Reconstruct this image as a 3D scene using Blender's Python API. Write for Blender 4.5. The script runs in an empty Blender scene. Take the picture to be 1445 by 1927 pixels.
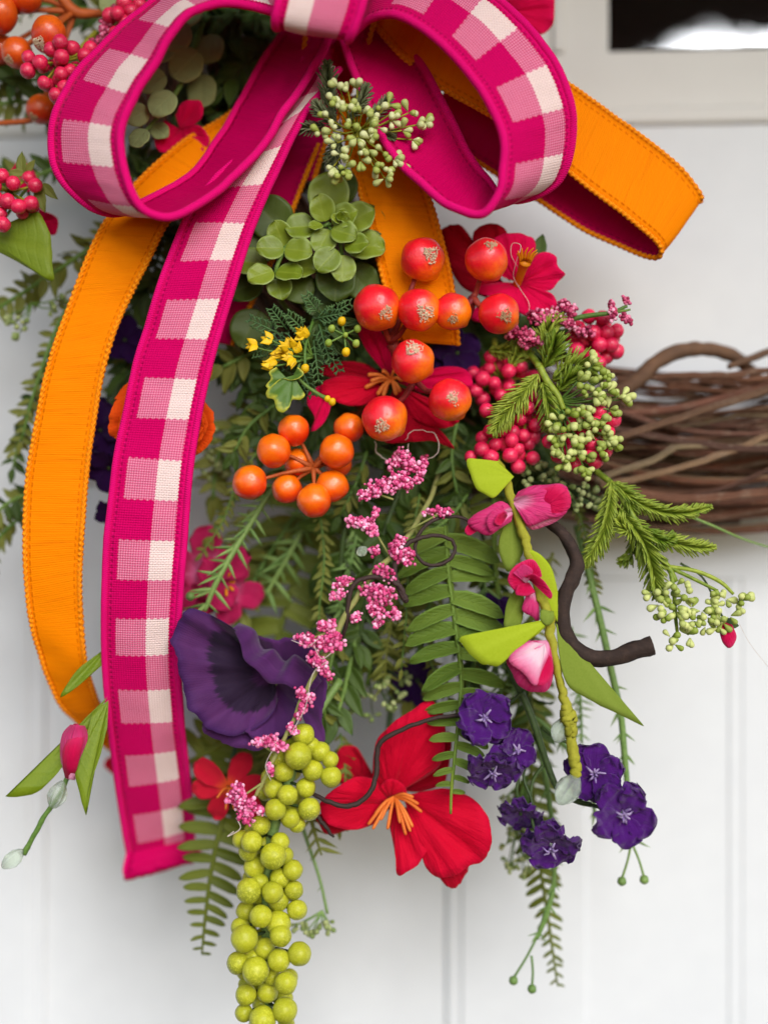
import bpy, math, random
import numpy as np
from mathutils import Vector, Matrix, noise

# ------------------------------------------------------------------ frame, camera, light
U = 0.0003                    # one photograph pixel at the focal plane, in metres
CAM = 2333.0                  # camera distance in those units (0.70 m)
sc = bpy.context.scene
COL = sc.collection

def P(x, y, d=0.0):
    """a point seen at photograph position x, y and standing d units behind the focal plane"""
    k = (CAM + d) / CAM
    return Vector(((x - 722.5) * k * U, d * U, (963.5 - y) * k * U))

cam_data = bpy.data.cameras.new('camera')
cam = bpy.data.objects.new('camera', cam_data)
COL.objects.link(cam)
cam.location = (0, -CAM * U, 0)
cam.rotation_euler = (math.radians(90), 0, 0)
cam_data.sensor_fit = 'HORIZONTAL'
cam_data.sensor_width = 36
cam_data.lens = 36 * CAM / 1445
cam_data.clip_start = 0.01
cam_data.clip_end = 500
cam_data.dof.use_dof = True
cam_data.dof.focus_distance = (CAM - 38) * U
cam_data.dof.aperture_fstop = 1.9
sc.camera = cam

SUN_EL, SUN_AZ = 30, 17       # degrees above the horizon; degrees to the right of straight behind the camera
world = bpy.data.worlds.new('World')
sc.world = world
world.use_nodes = True
wn = world.node_tree
for n_ in list(wn.nodes):
    wn.nodes.remove(n_)
sky = wn.nodes.new('ShaderNodeTexSky')
sky.sky_type = 'NISHITA'
sky.sun_disc = False
sky.sun_elevation = math.radians(SUN_EL)
sky.sun_rotation = math.radians(180 - SUN_AZ)
sky.air_density = 1.0
sky.dust_density = 0.6
sky.ozone_density = 0.3
bg = wn.nodes.new('ShaderNodeBackground')
bg.inputs['Strength'].default_value = 0.06
wo = wn.nodes.new('ShaderNodeOutputWorld')
wn.links.new(sky.outputs[0], bg.inputs['Color'])
wn.links.new(bg.outputs[0], wo.inputs['Surface'])

sun_data = bpy.data.lights.new('sun', 'SUN')
sun_data.energy = 1.5
sun_data.angle = math.radians(44)
sun_data.color = (1.0, 0.99, 0.975)
sun = bpy.data.objects.new('sun', sun_data)
COL.objects.link(sun)
to_sun = Vector((math.sin(math.radians(SUN_AZ)) * math.cos(math.radians(SUN_EL)),
                 -math.cos(math.radians(SUN_AZ)) * math.cos(math.radians(SUN_EL)),
                 math.sin(math.radians(SUN_EL))))
sun.rotation_euler = to_sun.to_track_quat('Z', 'Y').to_euler()
sun.location = to_sun * 3

sc.view_settings.view_transform = 'Standard'
sc.view_settings.look = 'None'
sc.view_settings.gamma = 1
sc.view_settings.use_curve_mapping = False
sc.view_settings.exposure = 1.37
sc.cycles.use_denoising = True
sc.cycles.max_bounces = 5
sc.cycles.diffuse_bounces = 3
sc.cycles.transparent_max_bounces = 8

# ------------------------------------------------------------------ object helpers
WM = {}

def link(o, parent, M):
    COL.objects.link(o)
    if parent is not None:
        o.parent = parent
        o.matrix_parent_inverse = WM[parent].inverted()
    o.matrix_basis = M
    WM[o] = M.copy()
    return o

def thing(name, label, cat, loc, group=None, kind=None):
    o = bpy.data.objects.new(name, None)
    o.empty_display_size = 0.01
    link(o, None, Matrix.Translation(loc))
    o['label'] = label
    o['category'] = cat
    if group: o['group'] = group
    if kind: o['kind'] = kind
    return o

def mesh_of(name, verts, faces, mats, uvs=None, fmat=None, smooth=True):
    me = bpy.data.meshes.new(name)
    me.from_pydata([tuple(v) for v in verts], [], faces)
    for m in (mats if isinstance(mats, (list, tuple)) else [mats]):
        me.materials.append(m)
    if uvs is not None:
        ul = me.uv_layers.new(name='UVMap')
        idx = np.empty(len(me.loops), dtype=np.int32)
        me.loops.foreach_get('vertex_index', idx)
        ul.data.foreach_set('uv', np.asarray(uvs, dtype=np.float32)[idx].ravel())
    if fmat is not None:
        me.polygons.foreach_set('material_index', np.asarray(fmat, dtype=np.int32))
    me.polygons.foreach_set('use_smooth', np.full(len(me.polygons), smooth))
    me.update()
    return me

def put(name, me, parent, M):
    return link(bpy.data.objects.new(name, me), parent, M)

def built(name, verts, faces, mats, parent, uvs=None, fmat=None, smooth=True):
    """a mesh given in world coordinates, its origin at its own middle"""
    c = Vector((0, 0, 0))
    for v in verts: c += Vector(v)
    c /= len(verts)
    me = mesh_of(name, [Vector(v) - c for v in verts], faces, mats, uvs, fmat, smooth)
    return put(name, me, parent, Matrix.Translation(c))

def spl(pts, n):
    """Catmull-Rom through tuples of any length"""
    p = [np.array(q, dtype=float) for q in pts]
    if len(p) == 2:
        return [p[0] + (p[1] - p[0]) * i / n for i in range(n + 1)]
    p = [2 * p[0] - p[1]] + p + [2 * p[-1] - p[-2]]
    out = []
    for i in range(1, len(p) - 2):
        a, b, c, d = p[i - 1], p[i], p[i + 1], p[i + 2]
        for k in range(n):
            t = k / n
            out.append(0.5 * ((2 * b) + (c - a) * t + (2 * a - 5 * b + 4 * c - d) * t * t + (3 * b - a - 3 * c + d) * t ** 3))
    out.append(p[-2])
    return out

def tube_data(pts, rad, sides=8, cap=True, uvlen=None):
    """pts: world vectors, rad: world radii -> verts, faces, uvs"""
    n = len(pts)
    T = [(pts[min(i + 1, n - 1)] - pts[max(i - 1, 0)]).normalized() for i in range(n)]
    ref = Vector((0, -1, 0)) if abs(T[0].y) < 0.9 else Vector((1, 0, 0))
    N = (ref - T[0] * ref.dot(T[0])).normalized()
    V, F, UV = [], [], []
    L = 0
    for i in range(n):
        if i:
            L += (pts[i] - pts[i - 1]).length
            N = (N - T[i] * N.dot(T[i]))
            N = N.normalized() if N.length > 1e-9 else T[i].orthogonal().normalized()
        B = T[i].cross(N)
        for k in range(sides):
            a = 2 * math.pi * k / sides
            V.append(pts[i] + (N * math.cos(a) + B * math.sin(a)) * rad[i])
            UV.append((k / sides, L / U / 100))
    for i in range(n - 1):
        for k in range(sides):
            k2 = (k + 1) % sides
            F.append((i * sides + k, i * sides + k2, (i + 1) * sides + k2, (i + 1) * sides + k))
    if cap:
        F.append(tuple(range(sides))[::-1])
        F.append(tuple((n - 1) * sides + k for k in range(sides)))
    return V, F, UV

def tube(name, pts, mat, parent, n=6, sides=8, wob=0, stitch=0, seed=0, rough=0.0):
    """pts: (x, y, d, radius) in photograph units"""
    S = spl(pts, n)
    W, R = [], []
    for i, q in enumerate(S):
        r = max(q[3], 0.25)
        x, y, d = q[0], q[1], q[2]
        if wob:
            x += wob * noise.noise((i * .35, seed * 7.1, 0)); y += wob * noise.noise((i * .35, seed * 7.1, 5))
            r *= 1 + .18 * noise.noise((i * .6, seed * 3.3, 9))
        if stitch: r *= 1 + stitch * math.sin(i * math.pi * 2 / 3)
        W.append(P(x, y, d)); R.append(r * U)
    V, F, UV = tube_data(W, R, sides)
    if rough:
        for i in range(len(V)):
            j, k_ = divmod(i, sides)
            V[i] = W[j] + (V[i] - W[j]) * (1 + rough * (noise.noise((k_ * .9, j * .13, seed)) + .15 * noise.noise((k_ * 1.7 + j * .25, j * .5, seed + 3))))
    return built(name, V, F, mat, parent, UV)

def merge(parts):
    V, F, UV = [], [], []
    for v, f, u in parts:
        o = len(V)
        V += list(v); UV += list(u)
        F += [tuple(i + o for i in q) for q in f]
    return V, F, UV

def frame(b, t, nrm, wide=1.0, deep=1.0):
    """matrix taking local x to b->t (length 1 -> the distance) and local z towards nrm"""
    X = t - b
    l = X.length
    X = X / l
    Z = nrm - X * nrm.dot(X)
    Z = Z.normalized() if Z.length > 1e-6 else X.orthogonal().normalized()
    Y = Z.cross(X)
    M = Matrix.Identity(4)
    for i in range(3):
        M[i][0] = X[i] * l; M[i][1] = Y[i] * l * wide; M[i][2] = Z[i] * l * deep; M[i][3] = b[i]
    return M

PROF = {
    'leaf': lambda s: max(0.0, math.sin(math.pi * s ** .8)) ** .85,
    'lance': lambda s: max(0.0, math.sin(math.pi * s ** .62)) ** 1.1,
    'oval': lambda s: math.sqrt(max(0.0, 1 - (2 * s - 1) ** 2)),
    'round': lambda s: min(1, .18 + 1.5 * s) * math.sqrt(max(0.0, 1 - max(0.0, (s - .55) / .45) ** 2)),
    'petal': lambda s: (.22 + .78 * math.sin(min(1, s / .68) * math.pi / 2)) * math.sqrt(max(0.0, 1 - max(0.0, (s - .62) / .38) ** 2.4)),
    'lily': lambda s: (.2 + .8 * math.sin(math.pi * min(1, s ** .8))) * (1 - max(0, s - .9) ** 2 * 60) if s < 1 else 0,
    'fernlet': lambda s: min(1, .75 + s) * (max(0.0, 1 - max(0.0, (s - .5) / .5) ** 2.2)) ** .6,
    'strap': lambda s: min(1, .5 + 2 * s) * math.sqrt(max(0.0, 1 - max(0.0, (s - .6) / .4) ** 2)),
}

def blade(name, prof, width, mat, bend=0.0, cup=0.0, ruf=0.0, rk=3, fold=0.0, nu=6, nv=10, thick=0.02, seed=0, twist=0.0, sick=0.0):
    """leaf or petal of length 1 along x, width along y, face along z, as a thin closed shell"""
    pf = PROF[prof]
    rows = []
    for j in range(nv + 1):
        s = 0.5 - 0.5 * math.cos(math.pi * j / nv)
        w = pf(s) * width / 2
        row = []
        for i in range(nu + 1):
            u = -1 + 2 * i / nu
            z = -bend * (s ** 2) + cup * (u * u) * w + fold * abs(u) * w
            e = ruf * s * (abs(u) ** 1.5 * .8 + s * s * .5)
            z += e * math.sin(rk * 2.2 * s * math.pi + (1 if u > 0 else 2.1) * 1.7 + seed * 2.3 + u * rk)
            z += ruf * .5 * noise.noise((s * 3 + seed, u * 2, seed * 1.7))
            x = s + ruf * .4 * noise.noise((u * 2.3, seed * 3.1, 4)) * s
            row.append(Vector((x, u * w + twist * z + sick * s * s, z)))
        rows.append(row)
    V, F, UV = [], [], []
    for side in (1, -1):
        for j, row in enumerate(rows):
            for i, p in enumerate(row):
                edge = 0.35 if i in (0, nu) or j in (0, nv) else 1
                V.append(p + Vector((0, 0, side * thick / 2 * edge)))
                UV.append((i / nu, j / nv))
    m = nu + 1
    o = m * (nv + 1)
    for j in range(nv):
        for i in range(nu):
            a = j * m + i
            F.append((a, a + m, a + m + 1, a + 1))
            F.append((o + a, o + a + 1, o + a + m + 1, o + a + m))
    for j in range(nv):
        a = j * m
        F.append((a, o + a, o + a + m, a + m))
        a = j * m + nu
        F.append((a, a + m, o + a + m, o + a))
    return mesh_of(name, V, F, mat, UV)

def fan(name, c, rim, mat, parent, n=5, ns=9, bulge=0.0, rip=(0, 0), pw=1.0, thick=0.9, rip2=(0, 0), ph=0.0, crumple=0.0, rag=0.018, mid=0.0):
    """a traced petal or leaf: base point c, rim points (x, y, d) around it; thin closed shell"""
    R = spl(rim, n)
    c = np.array(c, dtype=float)
    nt = len(R)
    V, UV, F = [], [], []
    pts = []
    for j in range(ns + 1):
        s = (j / ns)
        row = []
        for i, q in enumerate(R):
            t = i / (nt - 1)
            rg_ = 1 + rag * (noise.noise((t * 14, ph, 2)) + .7 * noise.noise((t * 33, ph, 5))) * math.sin(math.pi * t) * s
            p = c + (q - c) * s * rg_
            p[2] = c[2] + (q[2] - c[2]) * s ** pw - bulge * math.sin(math.pi * s ** .85) * (math.sin(math.pi * t) ** .5 if 0 < t < 1 else 0)
            p[2] += rip[1] * s ** 1.6 * math.sin(rip[0] * 2 * math.pi * t + ph)
            if rip2[1]: p[2] += rip2[1] * s * math.sin(rip2[0] * 6.283 * (t + .03 * math.sin(9 * t + ph)) + 2 * ph) * (.6 + .4 * math.sin(5 * s + ph))
            if mid: p[2] += mid * math.exp(-((t - .5) / .045) ** 2) * math.sin(math.pi * min(1, s * .95)) + mid * .35 * s * math.sin(t * 31 + ph)
            if crumple: p[2] += crumple * s * (noise.noise((p[0] * .02, p[1] * .02, ph)) + .45 * noise.noise((p[0] * .06, p[1] * .06, ph + 7)))
            row.append(p)
        pts.append(row)
    for side in (-1, 1):
        for j in range(ns + 1):
            for i in range(nt):
                p = pts[j][i]
                e = .3 if j == ns or i in (0, nt - 1) else 1
                V.append(P(p[0], p[1], p[2] + side * thick / 2 * e))
                UV.append((i / (nt - 1), j / ns))
    o = nt * (ns + 1)
    for j in range(ns):
        for i in range(nt - 1):
            a = j * nt + i
            F.append((a, a + 1, a + nt + 1, a + nt))
            F.append((o + a, o + a + nt, o + a + nt + 1, o + a + 1))
    for i in range(nt - 1):
        a = ns * nt + i
        F.append((a, a + 1, o + a + 1, o + a))
    for j in range(ns):
        for a, fl in ((j * nt, 0), (j * nt + nt - 1, 1)):
            q = (a, a + nt, o + a + nt, o + a)
            F.append(q if fl else q[::-1])
    return built(name, V, F, mat, parent, UV)

def ball(name, mat, seg=24, rings=16, lump=0.0, seed=0, tip=0.0):
    """unit sphere, pole along z, faintly lumpy"""
    V, F, UV = [], [], []
    for j in range(rings + 1):
        ph = math.pi * j / rings
        for i in range(seg):
            a = 2 * math.pi * i / seg
            v = Vector((math.sin(ph) * math.cos(a), math.sin(ph) * math.sin(a), math.cos(ph)))
            r = 1 + lump * noise.noise(v * 1.7 + Vector((seed * 5.3, 0, 0)))
            if tip: r += tip * max(0, (-v.z - .93) / .07) ** 2
            V.append(v * r); UV.append((i / seg, j / rings))
    for j in range(rings):
        for i in range(seg):
            i2 = (i + 1) % seg
            F.append((j * seg + i, (j + 1) * seg + i, (j + 1) * seg + i2, j * seg + i2))
    return mesh_of(name, V, F, mat, UV)

def lathe(name, prof, mat, seg=10, smooth=True):
    V, F, UV = [], [], []
    for j, (x, r) in enumerate(prof):
        for i in range(seg):
            a = 2 * math.pi * i / seg
            V.append(Vector((x, r * math.cos(a), r * math.sin(a)))); UV.append((i / seg, x))
    for j in range(len(prof) - 1):
        for i in range(seg):
            i2 = (i + 1) % seg
            F.append((j * seg + i, j * seg + i2, (j + 1) * seg + i2, (j + 1) * seg + i))
    F.append(tuple(range(seg))[::-1]); F.append(tuple((len(prof) - 1) * seg + i for i in range(seg)))
    return mesh_of(name, V, F, mat, UV, smooth=smooth)

def at_ball(x, y, d, r, rot=(0, 0, 0), sq=1.0):
    from mathutils import Euler
    return Matrix.Translation(P(x, y, d)) @ Euler(rot).to_matrix().to_4x4() @ Matrix.Diagonal((r * U, r * U, r * U * sq, 1))

VIEW = Vector((0, -1, 0))
def rv(rng, a=1.0):
    return Vector((rng.uniform(-a, a), rng.uniform(-a, a), rng.uniform(-a, a)))

# ------------------------------------------------------------------ material helpers
def C(h):
    f = lambda v: v / 12.92 if v <= .04045 else ((v + .055) / 1.055) ** 2.4
    return tuple(f(int(h[i:i + 2], 16) / 255) for i in (0, 2, 4)) + (1.0,)

class Mat:
    def __init__(s, name):
        s.m = bpy.data.materials.new(name)
        s.m.use_nodes = True
        s.t = s.m.node_tree
        for n in list(s.t.nodes): s.t.nodes.remove(n)
        s.out = s.t.nodes.new('ShaderNodeOutputMaterial')
        s._uv = s._obj = None
    def n(s, typ, ins=None, **kw):
        x = s.t.nodes.new('ShaderNode' + typ)
        for k, v in kw.items(): setattr(x, k, v)
        for k, v in (ins or {}).items(): s.set(x.inputs[k], v)
        return x
    def set(s, inp, v):
        if hasattr(v, 'is_output'): s.t.links.new(v, inp)
        else: inp.default_value = v
    def math(s, op, a, b=0.0, c=0.0):
        x = s.n('Math', operation=op)
        s.set(x.inputs[0], a); s.set(x.inputs[1], b)
        if op in ('MULTIPLY_ADD',): s.set(x.inputs[2], c)
        return x.outputs[0]
    def mix(s, f, a, b, bt='MIX'):
        x = s.n('Mix', data_type='RGBA', blend_type=bt)
        s.set(x.inputs[0], f); s.set(x.inputs[6], a); s.set(x.inputs[7], b)
        return x.outputs[2]
    def ramp(s, f, stops):
        x = s.n('ValToRGB')
        e = x.color_ramp.elements
        while len(e) < len(stops): e.new(.5)
        for i, (p, c) in enumerate(stops):
            e[i].position = p; e[i].color = c if isinstance(c, tuple) else (c, c, c, 1)
        s.set(x.inputs[0], f)
        return x.outputs[0]
    def uv(s):
        if s._uv is None:
            q = s.n('TexCoord'); p = s.n('SeparateXYZ', {0: q.outputs['UV']})
            s._uv = (q.outputs['UV'], p.outputs[0], p.outputs[1])
        return s._uv
    def obj(s):
        if s._obj is None: s._obj = s.n('TexCoord').outputs['Object']
        return s._obj
    def noise(s, scale, vec=None, detail=3, rough=.55, w=None):
        x = s.n('TexNoise', {'Scale': scale, 'Detail': detail, 'Roughness': rough})
        if vec is not None: s.set(x.inputs['Vector'], vec)
        return x.outputs['Fac']
    def vec(s, x, y, z=0.0):
        return s.n('CombineXYZ', {0: x, 1: y, 2: z}).outputs[0]
    def rand(s):
        return s.n('ObjectInfo').outputs['Random']
    def step(s, v, a, soft=.01):
        x = s.n('MapRange', {0: v, 1: a - soft, 2: a + soft, 3: 0.0, 4: 1.0}, interpolation_type='SMOOTHSTEP')
        return x.outputs[0]
    def bump(s, h, strength=.4, dist=.3):
        return s.n('Bump', {'Height': h, 'Strength': strength, 'Distance': dist * U}).outputs[0]
    def finish(s, col, rough=.6, nrm=None, spec=.4, trans=0.0, sheen=0.0, tcol=None, **extra):
        b = s.n('BsdfPrincipled', {'Base Color': col, 'Roughness': rough, 'Specular IOR Level': spec})
        if sheen: b.inputs['Sheen Weight'].default_value = sheen; b.inputs['Sheen Roughness'].default_value = .4
        for k, v in extra.items(): s.set(b.inputs[k], v)
        if nrm is not None: s.t.links.new(nrm, b.inputs['Normal'])
        o = b.outputs[0]
        if trans:
            t = s.n('BsdfTranslucent', {'Color': col if tcol is None else tcol})
            if nrm is not None: s.t.links.new(nrm, t.inputs['Normal'])
            mx = s.n('MixShader', {0: trans})
            s.t.links.new(o, mx.inputs[1]); s.t.links.new(t.outputs[0], mx.inputs[2]); o = mx.outputs[0]
        s.t.links.new(o, s.out.inputs['Surface'])
        return s.m

def m_leaf(name, a, b, rough=.55, vein=.5, trans=.18, spec=.25, edge=None, veinn=9):
    k = Mat(name)
    _, u, v = k.uv()
    n = k.noise(900, k.obj(), 3)
    f = k.math('ADD', k.math('MULTIPLY', n, .9), k.math('MULTIPLY', k.math('SUBTRACT', k.rand(), .5), .5))
    col = k.mix(f, C(a), C(b))
    if edge:
        e = k.math('ABSOLUTE', k.math('SUBTRACT', u, .5))
        col = k.mix(k.math('MULTIPLY', k.step(e, .42, .08), .7), col, C(edge))
    au = k.math('ABSOLUTE', k.math('SUBTRACT', u, .5))
    mid = k.math('SUBTRACT', 1.0, k.step(au, .035, .03))
    side = k.math('SINE', k.math('MULTIPLY', k.math('SUBTRACT', v, k.math('MULTIPLY', au, .5)), 6.283 * veinn))
    side = k.math('POWER', k.math('MULTIPLY_ADD', side, .5, .5), 6.0)
    h = k.math('ADD', k.math('MULTIPLY', mid, -1.0), k.math('MULTIPLY', side, -.5))
    h = k.math('ADD', h, k.math('MULTIPLY', k.noise(6000, k.obj(), 2), .5))
    col = k.mix(k.math('MULTIPLY', mid, .35), col, C(b))
    return k.finish(col, rough, k.bump(h, vein, 1.2), spec, trans)

def m_plain(name, a, b, rough=.6, scale=1500, bump=.3, bscale=5000, spec=.35, trans=0.0, rnd=.4, **ex):
    k = Mat(name)
    n = k.noise(scale, k.obj(), 4)
    f = k.math('ADD', n, k.math('MULTIPLY', k.math('SUBTRACT', k.rand(), .5), rnd))
    f = k.n('MapRange', {0: f, 1: .25, 2: .75, 3: 0.0, 4: 1.0}).outputs[0]
    return k.finish(k.mix(f, C(a), C(b)), rough, k.bump(k.noise(bscale, k.obj(), 3), bump, 1.0), spec, trans, **ex)

def m_petal(name, base, rim, heart, rough=.7, trans=.25, weave=.5, heart_at=.28, rim_at=.85, streak=.6, sheen=.15, crease=1.5):
    """cloth petal: heart colour at the base, rim colour at the edge, woven threads, radial creases"""
    k = Mat(name)
    uvv, u, v = k.uv()
    st = k.noise(1.0, k.vec(k.math('MULTIPLY', u, 26), k.math('MULTIPLY', v, 2.2), k.math('MULTIPLY', k.rand(), 40)), 3)
    col = k.mix(k.math('MULTIPLY', k.step(v, rim_at, .16), .8), C(base), C(rim))
    hv = k.math('ADD', v, k.math('MULTIPLY', k.math('SUBTRACT', st, .5), .25))
    col = k.mix(k.math('SUBTRACT', 1.0, k.step(hv, heart_at, .14)), col, C(heart))
    col = k.mix(k.math('MULTIPLY', k.math('SUBTRACT', st, .25), streak), col, k.mix(.5, col, C(heart)))
    o = k.obj()
    sp = k.n('SeparateXYZ', {0: o})
    wv = k.math('ADD', k.math('SINE', k.math('MULTIPLY', u, 420)), k.math('SINE', k.math('MULTIPLY', v, 420)))
    h = k.math('ADD', k.math('MULTIPLY', wv, weave * .35), k.math('MULTIPLY', st, crease * 7))
    h = k.math('ADD', h, k.math('MULTIPLY', k.noise(260, o, 3), crease * 2))
    return k.finish(col, rough, k.bump(h, .55, .9), .12, trans, sheen * .4)

def m_berry(name, top, low, rough=.42, speck=None, spk=.5, bump=.15, bscale=1.2, spec=.45, split=.1, soft=.9, coat=.5, coat_rough=.14, var=.5, **ex):
    """painted berry: colour runs from pole to pole"""
    k = Mat(name)
    o = k.obj()
    z = k.n('SeparateXYZ', {0: o}).outputs[2]
    nz = k.noise(2.2, o, 3)
    zz = k.math('ADD', z, k.math('ADD', k.math('MULTIPLY', k.math('SUBTRACT', nz, .5), 1.1), k.math('MULTIPLY', k.math('SUBTRACT', k.rand(), .5), .9)))
    col = k.mix(k.step(zz, split, soft), C(low), C(top))
    if speck:
        s = k.step(k.noise(6, o, 4, .75), .56, .1)
        col = k.mix(k.math('MULTIPLY', s, spk), col, C(speck))
        col = k.mix(k.math('MULTIPLY', k.step(k.noise(9, o, 3, .75), .62, .05), spk * .6), col, C(low))
    h = k.noise(11 * bscale, o, 5, .65)
    col = k.mix(k.math('MULTIPLY', k.math('MAXIMUM', k.math('SUBTRACT', k.rand(), .3), 0.0), var), col, C(low))
    return k.finish(col, rough, k.n('Bump', {'Height': h, 'Strength': bump, 'Distance': .0009}).outputs[0], spec, **{'Coat Weight': coat, 'Coat Roughness': coat_rough}, **ex)
# ------------------------------------------------------------------ the door
k = Mat('door_paint')
nn = k.noise(60, k.obj(), 4)
paint = k.finish(k.mix(nn, C('d0d2d5'), C('d8dadc')), k.math('MULTIPLY_ADD', k.noise(25, k.obj(), 3), .15, .38),
                 k.bump(k.math('ADD', k.noise(900, k.obj(), 3), k.math('MULTIPLY', nn, 3)), .12, 1.5), .4)
k = Mat('window_trim_paint')
trim_paint = k.finish(k.mix(k.noise(40, k.obj(), 4), C('d0cdc8'), C('d8d6d1')), .45, k.bump(k.noise(700, k.obj(), 3), .12, 1.5), .35)
k = Mat('window_glass')
k.t.links.new(k.n('MixShader', {0: .62, 1: k.n('BsdfDiffuse', {'Color': (.012, .004, .003, 1)}).outputs[0],
              2: k.n('BsdfGlossy', {'Color': (.9, .93, .97, 1), 'Roughness': .02}).outputs[0]}).outputs[0], k.out.inputs[0])
glass_mat = k.m

DD = 480.0
KD = (CAM + DD) / CAM
door = bpy.data.objects.new('front_door', None)
link(door, None, Matrix.Translation(P(722.5, 963.5, DD)) @ Matrix.Rotation(math.radians(-3.5), 4, 'Z'))
door['kind'] = 'structure'
door['label'] = 'white painted panelled front door with a glazed window, behind the wreath'
door['category'] = 'door'

def dbox(name, x0, y0, x1, y1, d0, d1, mat, bev=2.5, seg=3):
    cx, cy, cd = (x0 + x1) / 2, (y0 + y1) / 2, (d0 + d1) / 2
    hx, hz, hy = (x1 - x0) / 2 * KD * U, (y1 - y0) / 2 * KD * U, (d1 - d0) / 2 * U
    V = [(sx * hx, sy * hy, sz * hz) for sx in (-1, 1) for sy in (-1, 1) for sz in (-1, 1)]
    F = [(0, 1, 3, 2), (4, 6, 7, 5), (0, 4, 5, 1), (2, 3, 7, 6), (0, 2, 6, 4), (1, 5, 7, 3)]
    me = mesh_of(name, V, F, mat, smooth=bool(bev))
    M = WM[door] @ Matrix.Translation(((cx - 722.5) * KD * U, cd * U, (963.5 - cy) * KD * U))
    o = put(name, me, door, M)
    if bev:
        b = o.modifiers.new('bevel', 'BEVEL'); b.width = bev * U; b.segments = seg; b.limit_method = 'ANGLE'
        b.harden_normals = True
    return o

LX, RX, TY, BY = -1300, 2900, -1500, 3400
dbox('panel', 20, 880, 880, BY, 22, 44, paint, 0)
dbox('panel', 1080, 1060, 1400, BY, 8, 40, paint, 0)
dbox('rail', LX, 243, RX, 905, 0, 40, paint, 3)
dbox('stile', LX, 890, 40, BY, 1.2, 38, paint, 6, 4)
dbox('rail', 868, 892, RX, 1088, 1.6, 36, paint, 4)
dbox('stile', 867, 1070, 1101, BY, 2.4, 34, paint, 6, 4)
dbox('stile', 1385, 1070, RX, BY, 2.0, 35, paint, 6, 4)
dbox('moulding', 838, 896, 880, BY, 9, 34, paint, 12, 6)
dbox('moulding', 28, 897, 70, BY, 6.5, 24.5, paint, 9, 5)
dbox('moulding', 1360, 1075, 1396, BY, 4.5, 22, paint, 8, 5)
dbox('stile', LX, TY, 1036, 212, 1, 40, trim_paint, 3)
dbox('window_moulding', LX, 211, RX, 246, -12, 30, trim_paint, 11, 5)
dbox('window_moulding', 1037, 203, RX, 213.5, -3, 28, trim_paint, 4, 4)
dbox('window_sash', 1037, 104, RX, 208, 2.2, 39, trim_paint, 6, 4)
dbox('window_moulding', 1037, TY, 1060, 107, -8, 30, trim_paint, 7, 5)
dbox('window_sash', 1050, TY, 1132, 110, 3.0, 38, trim_paint, 3)
dbox('window_moulding', 1122.5, TY, 1142, 107, 4, 36, trim_paint, 6, 5)
dbox('window_pane', 1138, TY, RX, 112, 22, 30, glass_mat, 0)

# ------------------------------------------------------------------ the twig ring
k = Mat('vine_bark')
o_ = k.obj()
_, u_, v_ = k.uv()
st = k.noise(1.0, k.vec(k.math('MULTIPLY', u_, 9), k.math('MULTIPLY', v_, 3), k.math('MULTIPLY', k.rand(), 60)), 4, .65)
hue = k.ramp(k.rand(), [(0, C('65483c')), (.3, C('925c46')), (.55, C('7c624c')), (.75, C('a46c52')), (.9, C('b09a76')), (1, C('563e36'))])
colb = k.mix(k.math('MULTIPLY', st, .75), hue, C('2c201d'))
colb = k.mix(k.math('MULTIPLY', k.step(k.noise(120, o_, 4, .7), .6, .08), .45), colb, C('8f7a68'))
bark = k.finish(colb, .78, k.bump(k.math('MULTIPLY', st, 3), .9, 1.5), .25)

RC = (1300.0, -70.0, 268.0)
RR = 928.0
wreath = thing('twig_wreath', 'brown grapevine twig wreath ring carrying all the flowers, hung on the white door', 'wreath', P(*RC))
rng = random.Random(4)
for i in range(185):
    a0 = rng.uniform(24, 175)
    a1 = min(a0 + rng.uniform(45, 120), 222)
    if i % 4 == 0: a0 = rng.uniform(30, 66)
    if i < 14: a0, a1 = 26, 215
    ph0 = rng.uniform(0, 6.283)
    tw = rng.uniform(-1.4, 1.4) if i >= 14 else rng.uniform(-.5, .5)
    rho0, rho1 = (rng.uniform(.55, 1.0), rng.uniform(.5, 1.05)) if i % 3 else (rng.uniform(0, .6), rng.uniform(0, .7))
    r = (rng.choice([3.4, 4.2, 5, 6, 7, 9.5]) if i < 105 else rng.choice([2.4, 3, 3.6])) * rng.uniform(.85, 1.15)
    wn_ = 15 if i < 105 else 32
    pts, rad = [], []
    n = int((a1 - a0) / 2.6) + 4
    for j in range(n + 1):
        f = j / n
        th = math.radians(a0 + (a1 - a0) * f)
        ph = ph0 + tw * (th - math.radians(a0))
        rho = rho0 + (rho1 - rho0) * f
        dr = rho * math.cos(ph) * 166 + wn_ * noise.noise((f * 9, i * 3.3, 0))
        dd = rho * math.sin(ph) * 98 + wn_ * .8 * noise.noise((f * 9, i * 3.3, 7))
        pts.append(P(RC[0] + (RR + dr) * math.cos(th), RC[1] + (RR + dr) * math.sin(th), RC[2] + dd))
        rad.append(r * U * (1 - .35 * f) * (1 + .1 * noise.noise((f * 14, i, 3))))
    V, F, UV = tube_data(pts, rad, 8)
    for q in range(len(V)):
        V[q] = pts[q // 8] + (V[q] - pts[q // 8]) * (1 + .22 * noise.noise((q % 8 * .9, q // 8 * .8, i)))
    built('twig', V, F, bark, wreath, UV)
light_bark = m_plain('light_vine_bark', '7c5a40', '5d4433', .8, 90, .6, 400)
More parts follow.
